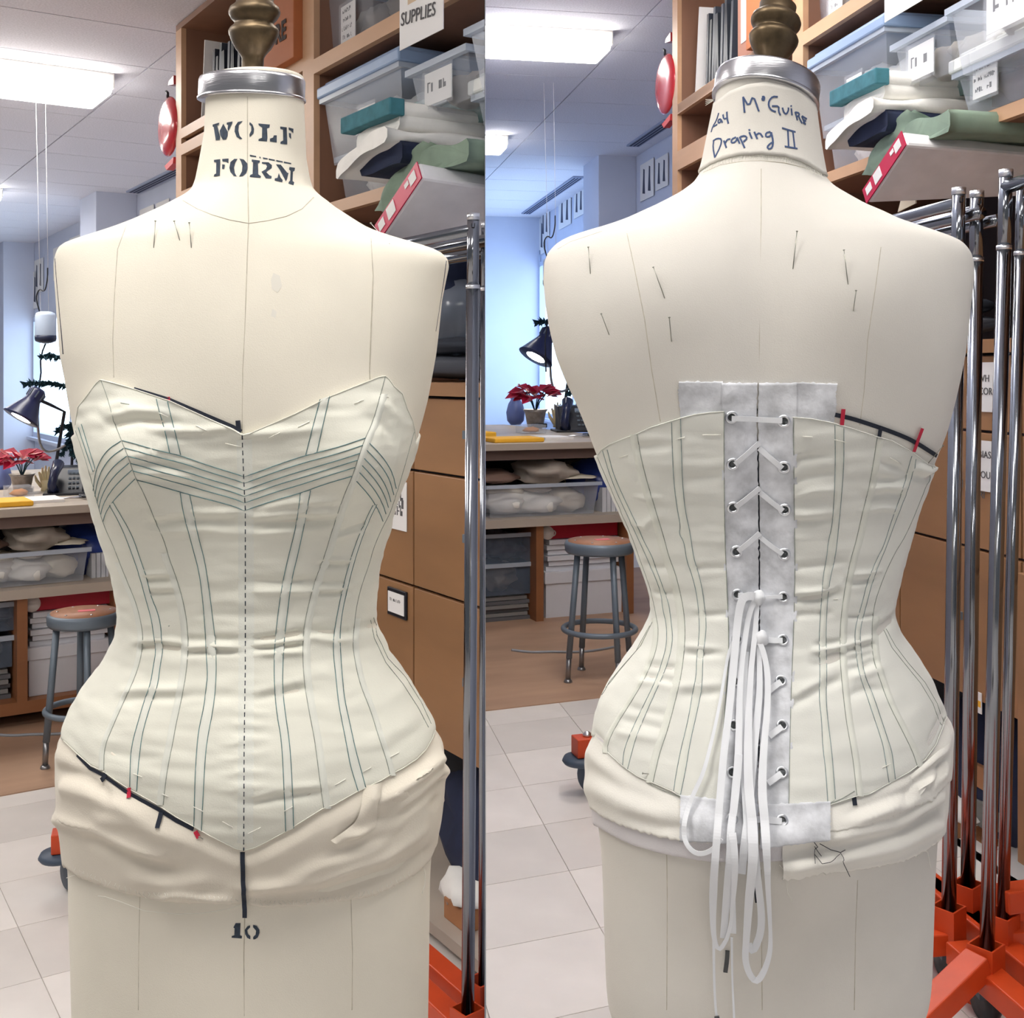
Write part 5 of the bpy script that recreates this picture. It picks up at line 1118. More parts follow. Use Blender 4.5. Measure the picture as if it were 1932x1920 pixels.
for x, y in resample(pl('131,1634 157,1652 192,1666 230,1679 267,1689 305,1692 400,1698 461,1700 500,1706 568,1704 662,1694 707,1685 750,1664 782,1645'), 9)+resample(pl('624,1588 660,1594 700,1570'), 4)+resample(pl('150,1549 250,1588 300,1607'), 9):
    q = [(x+random.uniform(-2, 2), y-3), (x+random.uniform(-3, 3), y+2), (x+random.uniform(-6, 6), y+random.uniform(4, 9))]
    m.tube([skw.C(*skw.at(*p), -.004) for p in q], .00022, 3)
for p in ('122,1593 108,1622 101,1636', '114,1657 132,1654 160,1652', '175,1695 190,1697 215,1705 265,1724 330,1731 380,1729 430,1721 455,1712', '805,1630 814,1650 812,1672 806,1688', '110,1570 109,1590 118,1600', '828,1440 836,1462 833,1476'):
    m.tube([skw.C(*skw.at(*q), -.006) for q in resample(pl(p), 8)], .00028, 4)
m.build('loose_thread', mat('white_thread', (240, 238, 228), .8), wrapL)['kind'] = 'stuff'
# style tapes and pins on the left form
skt = Skin(fL, .0012, (), amp=0); skh = WrapSkin(fL, lambda z, u: .0066, bf, FOL, 4)
def tape_thing(name, sk, P, wid, mt, label, cat='tape', group=None, lift=.0004):
    m = MB(); sk.tape(m, P, wid, .0007, lift); return m.build(name, mt, None, label, cat, group)
o = tape_thing('style_tape', skt, pl('254,732 320,753 390,784 440,806 455,815'), [3, 9], BLACKTAPE, 'narrow black tape along the left neckline edge of the sweetheart corset')
m = MB(); skt.tape(m, pl('449,793 451,814'), 8); m.build('tape_end', BLACKTAPE, o)
m = MB(); skt.tape(m, pl('317,749 318,758'), 7); m.build('tick_tape', REDTAPE, o, 'red cross tick')
o = tape_thing('style_tape', skh, pl('147,1424 171,1449 195,1461 240,1493 299,1525 334,1547 366,1563'), [5, 7], BLACKTAPE, 'narrow black tape following the left hem of the pointed corset')
for p, mt in (('198,1457 201,1464 193,1471', BLACKTAPE), ('306,1530 302,1557', BLACKTAPE), ('245,1485 246,1503', REDTAPE), ('370,1566 377,1577', REDTAPE)):
    m = MB(); skh.tape(m, pl(p), 8, .0007, .001); m.build('cross_tick', mt, o, 'red cross tick' if mt is REDTAPE else None)
o = tape_thing('style_tape', skh, pl('458,1606 459,1660 462,1715 462,1730'), 7.5, BLACKTAPE, 'short black tape hanging straight below the corset point above the number 10', lift=.0005)
G = 'dress pins stuck in the front view form'
for i, (a, b, t) in enumerate((((299,427),(290,467),'leftmost'), ((334,426),(339,453),'second from left'), ((362,428),(361,467),'third from left'), ((729,432),(735,460),'lone right shoulder'))):
    pin(fL, a, b, 'dress_pin', 'thin steel pin high on the front view form, '+t+' one', G)
pin(fL, (382,1570), (392,1588), 'dress_pin', 'thin steel pin below the pointed corset hem beside the red tick', G)
# ------------------------------------------------------------------ right half: the form from the back, laced
RROWS = [(164,1351,1541),(200,1349,1537),(250,1339,1543),(290,1331,1549),(318,1325,1554),(333,1318,1557),(348,1308,1568),(358,1295,1580),(368,1281,1597),(380,1259,1618),(392,1236,1640),(405,1207,1672),(419,1177,1700),(433,1136,1743),
 (442,1103,1770),(451,1076,1796),(458,1061,1811),(466,1050,1820),(481,1037,1830),(499,1031,1834),(530,1030,1833),(582,1036,1826),(629,1045,1821),(674,1056,1815),(712,1070,1808),(759,1091,1798),(814,1113,1784),
 (858,1129,1767),(900,1146,1751),(962,1174,1729),(1007,1193,1716),(1060,1211,1701),(1107,1229,1690),(1143,1234,1682),(1163,1231,1683),(1196,1214,1695),(1232,1190,1722),(1271,1163,1747),
 (1309,1141,1765),(1341,1130,1777),(1372,1125,1780),(1420,1123,1779),(1450,1124,1776),(1513,1130,1768),(1580,1138,1764),(1640,1141,1761),(1776,1145,1757),(1834,1147,1755),(1870,1150,1751),(1895,1159,1743),(1912,1172,1730),(1922,1186,1716),(1928,1210,1692)]
RDEP = [(164,.05,.05,2),(300,.055,.053,2),(340,.068,.055,2),(400,.088,.07,2.1),(460,.105,.085,2.25),(540,.114,.098,2.6),(640,.115,.11,2.9),(740,.112,.12,2.6),(858,.102,.12,2.35),
 (960,.086,.11,2.2),(1060,.08,.098,2.15),(1143,.078,.09,2.1),(1232,.094,.096,2.2),(1320,.119,.108,2.3),(1420,.14,.116,2.35),(1500,.142,.118,2.35),(1600,.13,.118,2.35),(1700,.124,.114,2.4),(1850,.12,.11,2.4),(1905,.112,.1,2.3),(1928,.085,.08,2.2)]
fR = Form(1445, RROWS, RDEP, [(1270,560,110,120,.010),(1610,560,110,120,.010),(1370,1500,110,130,.012),(1530,1500,110,130,.012),(1436,800,34,330,-.006)])
RF = .2
manR = wroot('dress_form', (xpx(1450), D, RF), 'canvas dress form seen from the back under a laced corset', 'dress form')
fR.mesh().build('torso', CLOTH_R, manR)
skR = Skin(fR, 0, amp=.0003, fu=2, fz=9, seed=5)
cap_and_finial(manR, 1447, 194, 150, 100, -13, 7, [(26,0),(23,2),(21,8),(21,30),(24,36),(34,48),(42,62),(47,74),(48,80),(45,86),(38,92),(37,96),(43,102),(48,110),(49,116),(46,124),(38,130),(35,134),(36,150),(0,152)], fR.dx)
stand(manR, 1450, zpx(1915), RF)
threads(skR, 'seam_line', PENCIL, manR, ('1436,318 1436,400 1434,560 1432,716', '1183,440 1196,500 1216,600 1230,700 1246,795', '1662,466 1652,540 1637,640 1630,740 1622,802', '1322,327 1360,311 1400,304 1437,303 1480,307 1520,317 1553,331',
 '1258,1612 1259,1700 1258,1905', '1618,1660 1614,1760 1612,1905', '1436,1640 1438,1905', '1136,436 1076,456 1052,470'), .0004, -.0001)
# muslin name band round the neck
skB = Skin(fR, .0022, (), amp=.0005, fu=3, fz=30, seed=8)
bt, bb = edgefn(fR, pl('1349,196 1380,172 1410,160 1445,155 1500,166 1540,200'), zpx(200)), edgefn(fR, pl('1318,326 1345,309 1375,299 1400,294 1437,293 1480,297 1515,308 1553,331'), zpx(330))
mb = MB(); cols = []
for k in range(161):
    u = 2*pi*k/160; zt, zb = bt(u), bb(u)+.0012*noise.noise(Vector((u*40, 1, 1)))
    cols.append([skB.C(u, zt, -.002)]+[skB.C(u, zt+(zb-zt)*r/16) for r in range(17)]+[fR.P(u, zb+.0006, .0004)])
band = mb.grid(cols).build('neck_band', CLOTH_R, manR)
m = MB(); random.seed(5)
for x, y in resample(pl('1322,324 1345,309 1375,299 1400,294 1437,293 1480,297 1515,308 1550,328'), 2.6):
    m.tube([skB.C(*skB.at(x+random.uniform(-2, 2)*k, y-2+k*random.uniform(3, 5)), -.0006) for k in range(3)], .00016, 3)
for a in (-.5, -.2, .1, .4):
    m.tube([Vector((xpx(1349-k*6), D, zpx(188+k*(2+a*4)))) for k in range(4)], .0003, 3)
m.build('frayed_edge', mat('white_thread', (240, 238, 228), .8), band)['kind'] = 'stuff'
m = MB()
HW = ['635,640 655,845', '635,640 710,770 765,615 840,830', '880,640 912,635 908,685 882,680 885,650 900,660', '1085,640 1020,635 970,690 965,760 1000,815 1060,835', '1010,760 1100,760 1095,830 1120,880', '1145,780 1165,850 1200,865 1225,810 1222,780', '1260,790 1270,880', '1255,750 1262,768',
 '1310,835 1340,945', '1315,840 1368,852 1355,900 1400,985', '1335,900 1360,880', '1395,890 1440,1000', '1400,890 1462,928', '1415,940 1450,955', '1410,975 1448,997', '320,850 290,950 240,1030 222,1100', '245,1030 300,1000', '345,930 310,940 315,985 350,965 345,925 368,978', '375,870 385,930 420,920', '425,835 430,930 445,990',
 '255,1210 245,1300 270,1430', '245,1215 300,1180 360,1190 345,1280 270,1430', '385,1210 420,1305', '400,1250 430,1195 470,1190', '545,1165 490,1190 480,1240 530,1235 560,1180 555,1165 590,1250', '590,1160 655,1305', '600,1160 660,1145 690,1180 640,1225', '715,1100 750,1185', '712,1062 720,1080', '780,1095 820,1190', '800,1140 850,1105 890,1165',
 '990,1095 930,1110 930,1165 990,1155 1000,1100', '1000,1100 1025,1220 1015,1300 970,1325 945,1295 990,1245 1030,1230', '1140,1045 1220,1070 1315,1098', '1215,1080 1225,1285', '1280,1090 1305,1300', '1175,1285 1340,1315']
for p in HW: skB.tape(m, crop(smooth2(pl(p), 1), 6.9, 1310, 90), 3.1, .0003, .0002, 3)
m.build('handwriting', mat('marker_ink', (66, 84, 122), .9), band)
# corset --------------------------------------------------------------
CRR = [(pl(p), a, sg) for p, a, sg in (
 ('1498,868 1520,862 1560,858', -.0014, 8), ('1498,905 1520,898 1570,890', -.0013, 8), ('1500,935 1530,925 1570,922', .0012, 7), ('1500,970 1530,968 1560,965', .0016, 8), ('1500,985 1530,982 1560,978', -.0013, 7), ('1648,900 1680,905 1710,898', -.0016, 7), ('1640,920 1670,914 1700,918', .0016, 7), ('1640,935 1670,930 1700,932', -.0014, 6), ('1630,960 1660,955 1690,958', .0013, 6), ('1725,880 1745,886 1760,878', .0022, 8), ('1722,896 1745,902 1755,896', -.002, 7), ('1660,868 1690,880 1710,892', -.0012, 7),
 ('1505,1118 1530,1116 1560,1112', .0022, 7), ('1505,1128 1540,1125 1570,1118', -.0024, 7), ('1505,1070 1540,1066 1580,1058', -.0012, 7), ('1500,1160 1540,1158 1560,1156', -.0012, 7), ('1545,1216 1570,1213 1585,1210', -.0018, 6), ('1540,1228 1560,1225 1585,1221', .0016, 6), ('1545,1238 1570,1232 1585,1228', -.0016, 6), ('1540,1254 1565,1248 1585,1240', -.002, 7), ('1590,1228 1615,1222 1640,1216', -.002, 6), ('1592,1218 1620,1212 1640,1206', .0015, 6), ('1600,1245 1620,1240 1645,1232', -.0016, 6), ('1600,1262 1625,1258 1650,1246', -.0018, 7), ('1600,1280 1630,1272 1655,1262', .0014, 7), ('1500,1325 1530,1308 1560,1290 1585,1282', -.002, 9), ('1500,1312 1530,1296 1560,1280', .0014, 8), ('1600,1312 1630,1302 1660,1300', -.0016, 8), ('1650,1195 1665,1182 1682,1165', -.0028, 10), ('1600,1164 1630,1162 1645,1160', -.0014, 4), ('1600,1098 1625,1095 1645,1090', -.0015, 6), ('1605,1082 1630,1080 1650,1075', .0015, 6),
 ('1296,1230 1320,1233 1350,1232', -.0018, 7), ('1296,1222 1320,1224 1350,1225', .0013, 6), ('1290,1312 1320,1312 1355,1308', -.0018, 9), ('1282,1298 1320,1296 1355,1292', .0013, 8), ('1240,1116 1255,1118 1275,1116', -.0014, 6), ('1225,1062 1245,1068 1260,1068', -.0014, 7), ('1228,1256 1245,1258 1275,1262', -.002, 7), ('1220,1276 1240,1280 1270,1288', -.0022, 7), ('1212,1290 1235,1288 1265,1296', .0016, 7), ('1190,1335 1215,1342 1255,1350', -.0014, 7), ('1180,1360 1215,1366 1250,1376', -.0014, 7), ('1170,1382 1200,1388 1245,1396', .0012, 7), ('1310,1072 1330,1068 1365,1070', -.0012, 7), ('1320,1160 1345,1160 1370,1158', -.0012, 6), ('1290,905 1330,898 1362,893', -.0012, 9), ('1205,842 1240,838 1262,836', -.0012, 8), ('1240,968 1220,990 1200,985', .0014, 8), ('1207,935 1225,938 1235,934', .001, 6), ('1125,1385 1140,1400 1150,1420', -.0012, 8), ('1750,1400 1765,1370 1775,1345', -.0016, 9))]
cR = Skin(fR, .0032, CRR, amp=.001, fu=2.6, fz=70, seed=2)
corR = wroot('corset', (xpx(1450), D, zpx(1540)), 'cream muslin corset laced up the back with eyelets and long white laces', 'corset')
rtop = pl('1124,862 1135,848 1150,838 1180,826 1200,819 1225,807 1267,794 1283,789 1310,782 1340,778 1366,776 1368,787 1496,787 1532,790 1568,797 1607,808 1656,824 1682,831 1720,852 1752,876 1763,880 1770,881')
rtop2 = pl('1124,862 1135,848 1150,838 1180,826 1200,819 1225,807 1267,794 1283,789 1310,782 1340,778 1366,776 1430,782 1496,787 1532,790 1568,797 1607,808 1656,824 1682,831 1720,852 1752,876 1763,880 1770,881')
rbot = pl('1108,1378 1120,1386 1139,1407 1148,1420 1175,1445 1204,1465 1231,1476 1267,1492 1296,1508 1354,1525 1420,1536 1489,1539 1562,1519 1618,1501 1640,1498 1677,1477 1717,1455 1745,1433 1766,1404 1776,1375 1785,1335')
tfr, bfr = edgefn(cR, rtop2, zpx(850)), edgefn(cR, rbot, zpx(1400))
rPL = pl('1366,776 1366,860 1367,1000 1372,1120 1375,1190 1374,1260 1368,1330 1362,1420 1356,1526'); rPR = pl('1497,787 1499,1000 1500,1060 1499,1130 1497,1200 1494,1270 1492,1330 1490,1420 1488,1540')
rS1L = pl('1202,818 1209,861 1220,906 1237,962 1252,1011 1262,1050 1274,1080 1284,1119 1292,1163 1293,1210 1286,1272 1274,1323 1260,1376 1246,1416 1240,1440 1232,1476')
rS2L = pl('1127,862 1150,915 1171,965 1192,1012 1210,1062 1224,1100 1234,1140 1238,1162 1243,1190 1238,1230 1217,1280 1189,1327 1163,1368 1147,1400 1147,1420')
rS1R = pl('1655,825 1647,878 1639,921 1626,972 1615,1022 1605,1054 1594,1109 1586,1167 1584,1230 1588,1285 1596,1357 1602,1390 1610,1437 1615,1487 1617,1502')
rS2R = pl('1762,880 1740,935 1720,985 1703,1020 1687,1044 1665,1093 1648,1143 1644,1194 1646,1238 1657,1273 1675,1325 1701,1376 1721,1416 1729,1440 1731,1446')
gPL, gPR, g1L, g2L, g1R, g2R = (seamfn(cR, p) for p in (rPL, rPR, rS1L, rS2L, rS1R, rS2R))
for a, b, n, nm in ((gPL, g1L, 80, 'back_panel'), (g1L, g2L, 60, 'side_back_panel'), (g2L, cst(pi+.35), 26, 'side_panel'), (cst(pi+.35), cst(1.5*pi), 24, 'front_panel'), (cst(1.5*pi), cst(2*pi-.35), 24, 'front_panel'), (cst(-.35), g2R, 26, 'side_panel'), (g2R, g1R, 60, 'side_back_panel'), (g1R, gPR, 80, 'back_panel')):
    if a(1) > b(1): a, b = b, a
    panel(cR, a, b, tfr, bfr, n, 230 if n > 30 else 120, nm, MUSLIN_R, corR)
FOR = [(pl(p), a, sg) for p, a, sg in (('1480,1630 1560,1615 1680,1590 1760,1550', .003, 14), ('1480,1610 1580,1596 1700,1560 1765,1520', -.003, 13), ('1560,1580 1680,1558 1765,1500', .003, 12), ('1600,1545 1700,1508 1770,1450', .003, 12), ('1600,1530 1700,1492 1765,1440', -.003, 10), ('1690,1510 1740,1480 1775,1430', -.003, 9), ('1120,1480 1180,1510 1260,1540', .002, 18), ('1120,1450 1180,1486 1240,1510', -.002, 14), ('1200,1540 1260,1556 1290,1560', -.002, 10))]
# brocade lacing placket, two halves with a dark slit between, torn lining tabs above and below
cP = Skin(fR, .0026, (), amp=.0007, fu=5, fz=45, seed=7)
def sheet(sk, L, R, nr, nc, name, m, root, rag=0, lift=0):
    A, B = smoothlen(L, nr), smoothlen(R, nr); mb = MB(); rows = []
    for i, (a, b) in enumerate(zip(A, B)):
        j = rag*(noise.noise(Vector((i*.9, 3, 1)))) if rag else 0
        rows.append([sk.C(*sk.at(a[0]+(b[0]-a[0])*k/nc+(j if k in (0, nc) else 0), a[1]+(b[1]-a[1])*k/nc+(rag*noise.noise(Vector((k*.8, i*.1, 5))) if i in (0, nr) else 0)), lift) for k in range(nc+1)])
    rows.insert(0, [p+Vector((0, .0022, 0)) for p in rows[0]]); rows.append([p+Vector((0, .0022, 0)) for p in rows[-1]])
    return mb.grid(rows).build(name, m, root)
sheet(cP, pl('1362,722 1362,800 1363,1000 1368,1120 1371,1190 1370,1260 1364,1330 1358,1420 1350,1560 1350,1592'), pl('1429,722 1427,785 1429,850 1431,1000 1431.5,1100 1431,1300 1429,1590'), 150, 14, 'lacing_placket', BROCADE, corR, 2.5)
sheet(cP, pl('1432,722 1430,785 1432,850 1434,1000 1434,1100 1434,1300 1433,1598'), pl('1503,722 1503,800 1504,1000 1505,1060 1504,1130 1502,1200 1499,1270 1497,1330 1495,1420 1493,1540 1494,1596'), 150, 14, 'lacing_placket', BROCADE, corR, 2.5)
sheet(cP, pl('1281,720 1279,745 1283,770 1284,800'), pl('1364,720 1364,745 1364,770 1364,800'), 24, 16, 'lining_tab', BROCADE, corR, 3, -.0008)
sheet(cP, pl('1500,721 1500,745 1500,770 1500,800'), pl('1581,724 1577,745 1580,765 1573,802'), 24, 16, 'lining_tab', BROCADE, corR, 3, -.0008)
sheet(WrapSkin(fR, lambda z, u: .0072, bfr, FOR, 7), pl('1285,1500 1285,1540 1284,1585'), pl('1430,1518 1430,1560 1430,1594'), 24, 22, 'lining_tab', BROCADE, corR, 3, .003)
sheet(WrapSkin(fR, lambda z, u: .0072, bfr, FOR, 7), pl('1433,1520 1433,1560 1433,1600'), pl('1564,1512 1564,1550 1563,1584'), 24, 22, 'lining_tab', BROCADE, corR, 3, .003)
m = MB(); cP.tape(m, pl('1430.5,724 1428.5,785 1430.5,850 1432.5,1000 1432.8,1100 1432.5,1300 1431,1560'), 4, .0003, -.0022); m.build('slit_shadow_tape', BLACKTAPE, corR, 'black tape under the slit')  # dark strip stands in for the shade between the placket halves
RPAIRS = [('1267,797 1269,869 1272,916 1278,962 1284,992 1281,1007 1291,1022 1295,1056 1306,1085 1316,1127 1320,1178 1318,1214 1314,1246 1314,1273 1307,1305 1300,1349 1292,1384 1284,1416 1275,1463 1271,1492', '1284,790 1286,859 1288,916 1293,964 1302,1004 1309,1054 1318,1080 1326,1115 1330,1149 1333,1178 1330,1210 1326,1238 1325,1293 1319,1325 1312,1357 1302,1400 1294,1451 1284,1499'),
 ('1137,850 1154,906 1175,953 1197,1000 1217,1044 1227,1066 1238,1093 1248,1119 1250,1147 1258,1178 1258,1216 1250,1246 1240,1277 1227,1305 1209,1341 1189,1384 1177,1416 1175,1443', '1146,848 1156,889 1171,925 1186,957 1203,991 1214,1019 1230,1048 1236,1066 1248,1099 1262,1137 1266,1169 1270,1204 1264,1238 1252,1272 1236,1307 1219,1345 1201,1388 1193,1416 1184,1451'),
 ('1575,801 1576,869 1574,934 1570,992 1562,1022 1560,1050 1553,1083 1550,1127 1547,1167 1545,1210 1547,1266 1545,1317 1550,1357 1552,1410 1557,1445 1562,1517', '1592,807 1592,878 1587,944 1581,1007 1576,1050 1566,1091 1561,1131 1558,1190 1560,1270 1558,1317 1562,1361 1568,1408 1571,1440 1576,1507'),
 ('1720,860 1712,887 1701,929 1682,981 1667,1030 1658,1046 1638,1089 1626,1139 1614,1178 1612,1210 1620,1270 1632,1303 1648,1351 1663,1396 1667,1412 1677,1476', '1728,866 1718,906 1705,944 1686,992 1672,1032 1663,1052 1646,1095 1634,1143 1624,1178 1622,1210 1630,1273 1646,1307 1665,1365 1681,1412 1684,1428 1689,1470')]
for a, b in RPAIRS:
    c = MB(); cR.strip(c, pl(a), pl(b), .0007, 60); c.build('boning_channel', CHAN, corR)
    threads(cR, 'channel_stitching', mat('grey_blue_thread', (136, 154, 155), .8, var=.35, vs=160), corR, (smooth2(pl(a)), smooth2(pl(b))), .00032, .0003)
threads(cR, 'seam_stitching', THREAD2, corR, [smooth2(p) for p in (rPL, rPR, rS1L, rS2L, rS1R, rS2R)], .0004, .0001)
threads(cR, 'seam_stitching', THREAD2, corR, ('1667,1188 1683,1222 1707,1252 1737,1289 1760,1327 1774,1368', '1671,1186 1689,1218 1713,1250 1745,1287 1768,1327 1779,1362', '1232,1171 1209,1218 1177,1254 1151,1285 1137,1311', '1226,1180 1200,1228 1168,1266 1144,1297', '1226,1478 1250,1490 1290,1505', '1562,1518 1590,1505 1612,1492'), .00036, .0002)
threads(cR, 'edge_piping', MUSLIN_R, corR, (rtop2[:11], rtop2[12:], rbot), .0005, .0002)
threads(cR, 'basting_stitch', mat('white_thread', (240, 238, 228), .8), corR, ('1274,829 1292,824', '1325,820 1360,820', '1514,823 1533,824', '1574,829 1596,834', '1679,863 1698,874', '1168,862 1185,858', '1430,1471 1436,1470', '1664,1448 1680,1440', '1572,1130 1580,1129'), .0004, .0006)
allowance(cR, rS1L, -14, 818, corR); allowance(cR, rS1R, 13, 826, corR); allowance(cR, rS2R, 13, 1150, corR); allowance(cR, rS2L, -10, 1160, corR)
EYE = [(1380,787),(1382,875),(1383,957),(1389,1040),(1391,1121),(1479,794),(1479,881),(1480,961),(1479,1045),(1478,1126),(1477,1207),(1473,1284),(1476,1368),(1475,1457),(1474,1547),(1391,1205),(1387,1285),(1385,1368),(1382,1457),(1380,1545)]
cT = WrapSkin(fR, lambda z, u: .0072, bfr, FOR, 7)
for x, y in EYE:
    sk_ = cT if y > 1530 else cP; p, n = sk_.CN(*sk_.at(x, y), .0034 if y > 1530 else .0004); r = (10.2 if y > 1100 else 11.2)*KZ
    e = MB().lathe([(r, -.0006), (r*1.0, .0003), (r*.9, .0011), (r*.74, .0013), (r*.6, .0007), (r*.56, -.001)], 24, p, n).build('eyelet', NICKEL, corR)
    MB().lathe([(r*.57, .0001), (0, .0001)], 16, p, n).build('eyelet_hole', mat('eyelet_hole', (126, 130, 132), .9), e)
# laces -----------------------------------------------------------------
lace = wroot('lace', (xpx(1430), D-.12, zpx(1120)), 'white flat lace threaded through back eyelets and tied in long hanging loops', 'lace')
def strap(name, pts, wid, lift, th=.0009, twist=None, root=lace, m=WHITETAPE, step=6):
    P = smoothlen(pl(pts) if isinstance(pts, str) else pts, 8+int(sum(math.hypot(b[0]-a[0], b[1]-a[1]) for a, b in zip(pl(pts), pl(pts)[1:]))/step))
    n = len(P); st = []
    for i, q in enumerate(P):
        t = i/(n-1); p, nn = cP.CN(*cP.at(*q), 0); bl = min(1, max(0, (q[1]-1475)/70)); bl *= 1-min(1, max(0, (q[1]-1600)/90)); bl = bl*bl*(3-2*bl); p = p+(cT.C(*cT.at(*q), .003)-p)*bl; hh = lift if not isinstance(lift, tuple) else interp([(j/(len(lift)-1), v) for j, v in enumerate(lift)], t)[0]
        w_ = wid if not isinstance(wid, tuple) else interp([(j/(len(wid)-1), v) for j, v in enumerate(wid)], t)[0]
        d = Vector((fR.dx, 1, 0)).normalized(); nn = (nn*.4-d).normalized() if hh > .005 else nn
        st.append((p-d*hh if hh > .005 else p+nn*hh, nn, w_*KZ))
    mb = MB(); ribbon(mb, st, th); return mb.build(name, m, root)
for p, w_ in (('1380,789 1400,789 1440,791 1476,793', 9), ('1386,875 1410,853 1432,834', 9), ('1387,956 1412,935 1433,919', 9), ('1392,1039 1414,1020 1433,1004', 9), ('1431,845 1455,864 1476,882', 9), ('1433,928 1455,945 1477,962', 9), ('1433,1012 1455,1029 1476,1044', 8)):
    strap('lace_crossing', p, w_, (.0006, .0018, .0018, .0016))
for p, w_ in (('1392,1121 1404,1122 1416,1126', 8), ('1430,1128 1450,1125 1476,1125', (7, 5, 8)), ('1428,1200 1450,1208 1476,1208', (12, 10, 9)), ('1450,1304 1462,1294 1473,1286', 10), ('1450,1390 1463,1380 1475,1371', 10), ('1448,1478 1462,1468 1474,1459', 10), ('1412,1544 1440,1545 1473,1548', 10)):
    strap('lace_crossing', p, w_, (.002, .0018, .0008))
LOOPS = [('1390,1200 1374,1228 1358,1330 1338,1416 1327,1455 1310,1490 1299,1520 1292,1555 1297,1580 1312,1597 1330,1599 1350,1588 1362,1570', (5, 5, 6, 8, 7), (.004, .007, .008, .012)),
 ('1424,1121 1410,1119 1399,1127 1392,1165 1386,1238 1376,1337 1366,1416 1359,1500 1353,1580 1347,1660 1346,1730 1350,1766 1358,1778 1365,1770 1376,1750 1382,1710 1387,1640 1387,1600 1382,1560', (14, 13, 13, 12, 12, 12, 12, 13, 8, 5, 10, 12), (.011, .012, .014, .012)),
 ('1427,1124 1414,1150 1406,1198 1396,1277 1394,1416 1388,1480 1380,1560 1374,1640 1366,1760', (9, 10, 12, 11, 12), .009),
 ('1429,1135 1425,1188 1417,1258 1413,1337 1411,1416 1413,1480 1420,1560 1420,1616 1413,1691 1408,1766 1406,1795 1413,1822 1427,1840 1440,1822 1450,1795 1454,1770 1453,1729 1447,1635 1443,1560 1437,1480 1441,1400 1448,1330 1449,1270 1442,1228 1432,1205', (8, 9, 10, 14, 15, 16, 14, 11, 10, 6, 9, 14, 14, 11, 10, 9), (.008, .01, .013, .013, .012, .008)),
 ('1432,1212 1434,1297 1428,1357 1422,1416 1416,1500 1404,1580 1399,1640', (8, 12, 12, 13), .006),
 ('1420,1560 1430,1654 1437,1710 1436,1748 1426,1776 1418,1786 1412,1770', (11, 11, 12, 12), .009),
 ('1396,1416 1388,1500 1377,1560 1379,1640 1383,1700 1384,1750', (10, 12, 11, 10), .010),
 ('1406,1230 1400,1320 1400,1420 1404,1500 1407,1580', (10, 12, 10), .005)]
for p, w_, lf in LOOPS: strap('lace_loop', p, w_, lf)
strap('lace_end', '1347,1740 1348,1841 1351,1897 1354,1910', (5, 4, 4), .008); strap('lace_end', '1381,1759 1382,1841 1385,1895 1386,1926', (4, 3, 4), .008)
o = strap('aglet', '1353,1906 1357,1922', 8, .009, .002, m=mat('aglet', (70, 72, 74), .5))
strap('aglet', '1372,1788 1371,1806 1368,1828', 7, .003, .002, m=mat('aglet', (70, 72, 74), .5))
p, n = cP.CN(*cP.at(1428, 1124), .008)
MB().blob(p, (.006, .006, .007), 4, .3, fr=1.5).build('knot', WHITETAPE, lace); p, n = cP.CN(*cP.at(1434, 1205), .006); MB().blob(p, (.007, .005, .007), 8, .3, fr=1.5).build('knot', WHITETAPE, lace)
# hip wrap ---------------------------------------------------------------
wrapR = wroot('hip_wrap', (xpx(1450), D, zpx(1640)), 'raw edged muslin strips wrapped round the hips of the back view form', 'fabric')
lowR = edgefn(fR, pl('1112,1545 1140,1562 1165,1576 1194,1590 1246,1605 1308,1617 1346,1622 1433,1622 1467,1620 1600,1610 1697,1590 1764,1560'), zpx(1520))
upR = edgefn(fR, pl('1108,1506 1115,1514 1142,1534 1183,1553 1233,1569 1283,1580 1350,1586 1440,1590 1485,1588 1566,1564 1618,1554 1667,1538 1707,1518 1737,1507 1756,1491 1780,1470'), zpx(1470))
rlow = edgefn(fR, pl('1440,1652 1485,1651 1503,1651 1539,1641 1588,1637 1638,1629 1697,1617 1737,1598 1764,1577 1775,1560'), zpx(1560))
LAV = mat('lilac_grey_gauze', (216, 212, 214), .9, var=.05, vs=10, bump=.15, bs=700)
wrap(fR, 'under_layer', wrapR, upto(bfr, .02), lowR, lambda z, u: .003, FOR, LAV, 4, rag=.0008)
w0 = fR.uz(1474, 1600)[0]
wrap(fR, 'lower_layer', wrapR, upto(bfr, .02), rlow, lambda z, u: .0052+.002*max(0, min(1, (zpx(1480)-z)/.05)), FOR, WRAP_R, 6, rag=.002, u0=-.5, u1=w0, nu=240)
wrap(fR, 'upper_layer', wrapR, upto(bfr, .02), upR, lambda z, u: .0066, FOR, WRAP_R, 7, rag=.002)
skq = WrapSkin(fR, lambda z, u: .0075, bfr, FOR, 6); m = MB()
flap(m, skq, pl('1716,1462 1728,1484 1735,1500'), pl('1780,1400 1770,1450 1748,1478'), 0, bulge=.004); m.build('hanging_scrap', WRAP_R, wrapR)
m = MB(); random.seed(9)
for x, y in resample(pl('1115,1514 1142,1534 1183,1553 1233,1569 1283,1580'), 2.5)+resample(pl('1566,1564 1618,1554 1667,1538 1707,1518 1737,1507'), 3)+resample(pl('1485,1651 1503,1651 1539,1641 1588,1637 1638,1629 1697,1617 1737,1598 1764,1577'), 2.5):
    m.tube([skq.C(*skq.at(x+k*random.uniform(-1.5, 1.5), y-3+k*random.uniform(3, 5)), -.002-.001*k) for k in range(3)], .0002, 3)
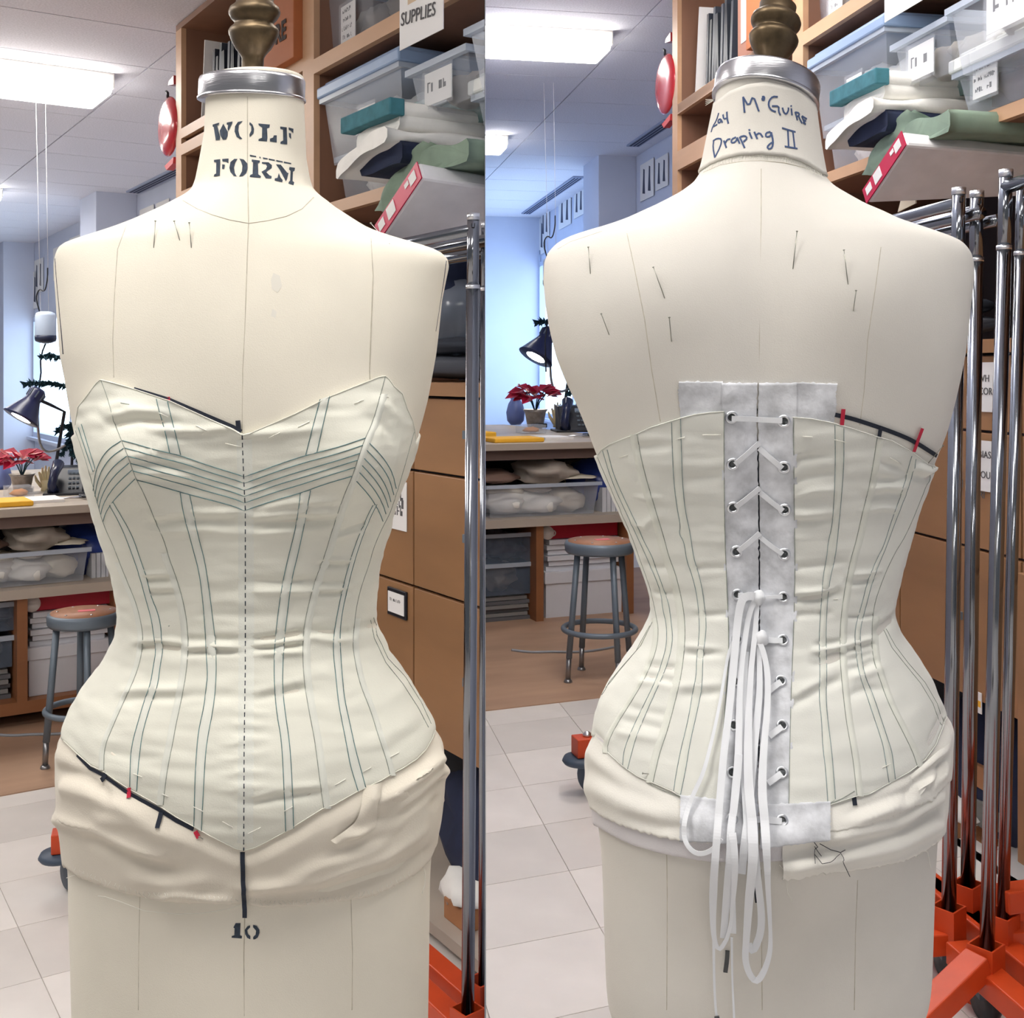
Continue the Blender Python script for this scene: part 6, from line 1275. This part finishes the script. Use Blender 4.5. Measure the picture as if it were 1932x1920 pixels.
for p in ('1472,1634 1484,1651 1488,1690 1497,1705', '1764,1640 1758,1610 1745,1605 1740,1590', '1112,1430 1104,1450 1108,1470', '1740,1600 1732,1612 1736,1620 1748,1612'):
    m.tube([skq.C(*skq.at(*q), -.004) for q in resample(pl(p), 8)], .0003, 4)
m.build('loose_thread', mat('white_thread', (240, 238, 228), .8), wrapR)['kind'] = 'stuff'
m = MB()
for p in ('1531,1585 1535,1588 1541,1596 1536,1600 1532,1621', '1535,1595 1546,1611', '1545,1590 1565,1601 1582,1605 1592,1601', '1534,1608 1545,1622 1560,1620 1572,1611 1582,1606', '1582,1606 1590,1628 1601,1651', '1470,1577 1474,1584 1480,1590 1484,1580 1490,1572', '1488,1565 1491,1575 1488,1585'):
    m.tube([skq.C(*skq.at(*q), .002) for q in resample(pl(p), 6)], .00035, 4)
m.build('black_thread_tangle', mat('black_sewing_thread', (40, 40, 46), .8), wrapR)
# style tape and pins on the back view form
skt = Skin(fR, .0012, (), amp=0); skh = WrapSkin(fR, lambda z, u: .007, bfr, FOR, 7)
o = tape_thing('style_tape', skt, smooth2(pl('1575,782 1607,789 1656,805 1692,818 1724,832 1766,859')), 7.5, BLACKTAPE, 'narrow black tape above the right back edge with two red ticks')
m = MB(); skt.tape(m, pl('1660,806 1657,824'), 7, .0007, .0012); m.build('cross_tick', BLACKTAPE, o)
for p in ('1590,771 1587,801', '1738,807 1730,828 1722,851'):
    m = MB(); skt.tape(m, pl(p), 7, .0007, .0014); m.build('cross_tick', REDTAPE, o, 'red cross tick')
tape_thing('style_tape', skh, pl('1610,1498 1613,1519'), 8, BLACKTAPE, 'tiny black tape end peeking below the right back hem', lift=0)
tape_thing('style_tape', skt, pl('1424,1640 1425,1672 1428,1701'), 6, BLACKTAPE, 'short dark blue tape on the canvas between the hanging laces')
G = 'dress pins stuck in the back view form'
for a, b, t in (((1116,473),(1114,516),'top one of the left pair'), ((1234,509),(1254,562),'upper one near the left shoulder blade'), ((1501,443),(1496,507),'longest, right of the centre seam'), ((1588,478),(1600,536),'upper one of the right pair'), ((1610,550),(1610,586),'lower one of the right pair'), ((1140,592),(1149,631),'lowest on the far left'), ((1262,598),(1267,644),'lowest near the left shoulder blade'), ((1767,835),(1751,874),'black one beside the tape end')):
    pin(fR, a, b, 'dress_pin', 'thin steel pin in the canvas back, '+t, G)
pin(fR, (1219,1459), (1240,1461), 'dress_pin', 'thin steel pin crossing the left hem of the laced corset', G)
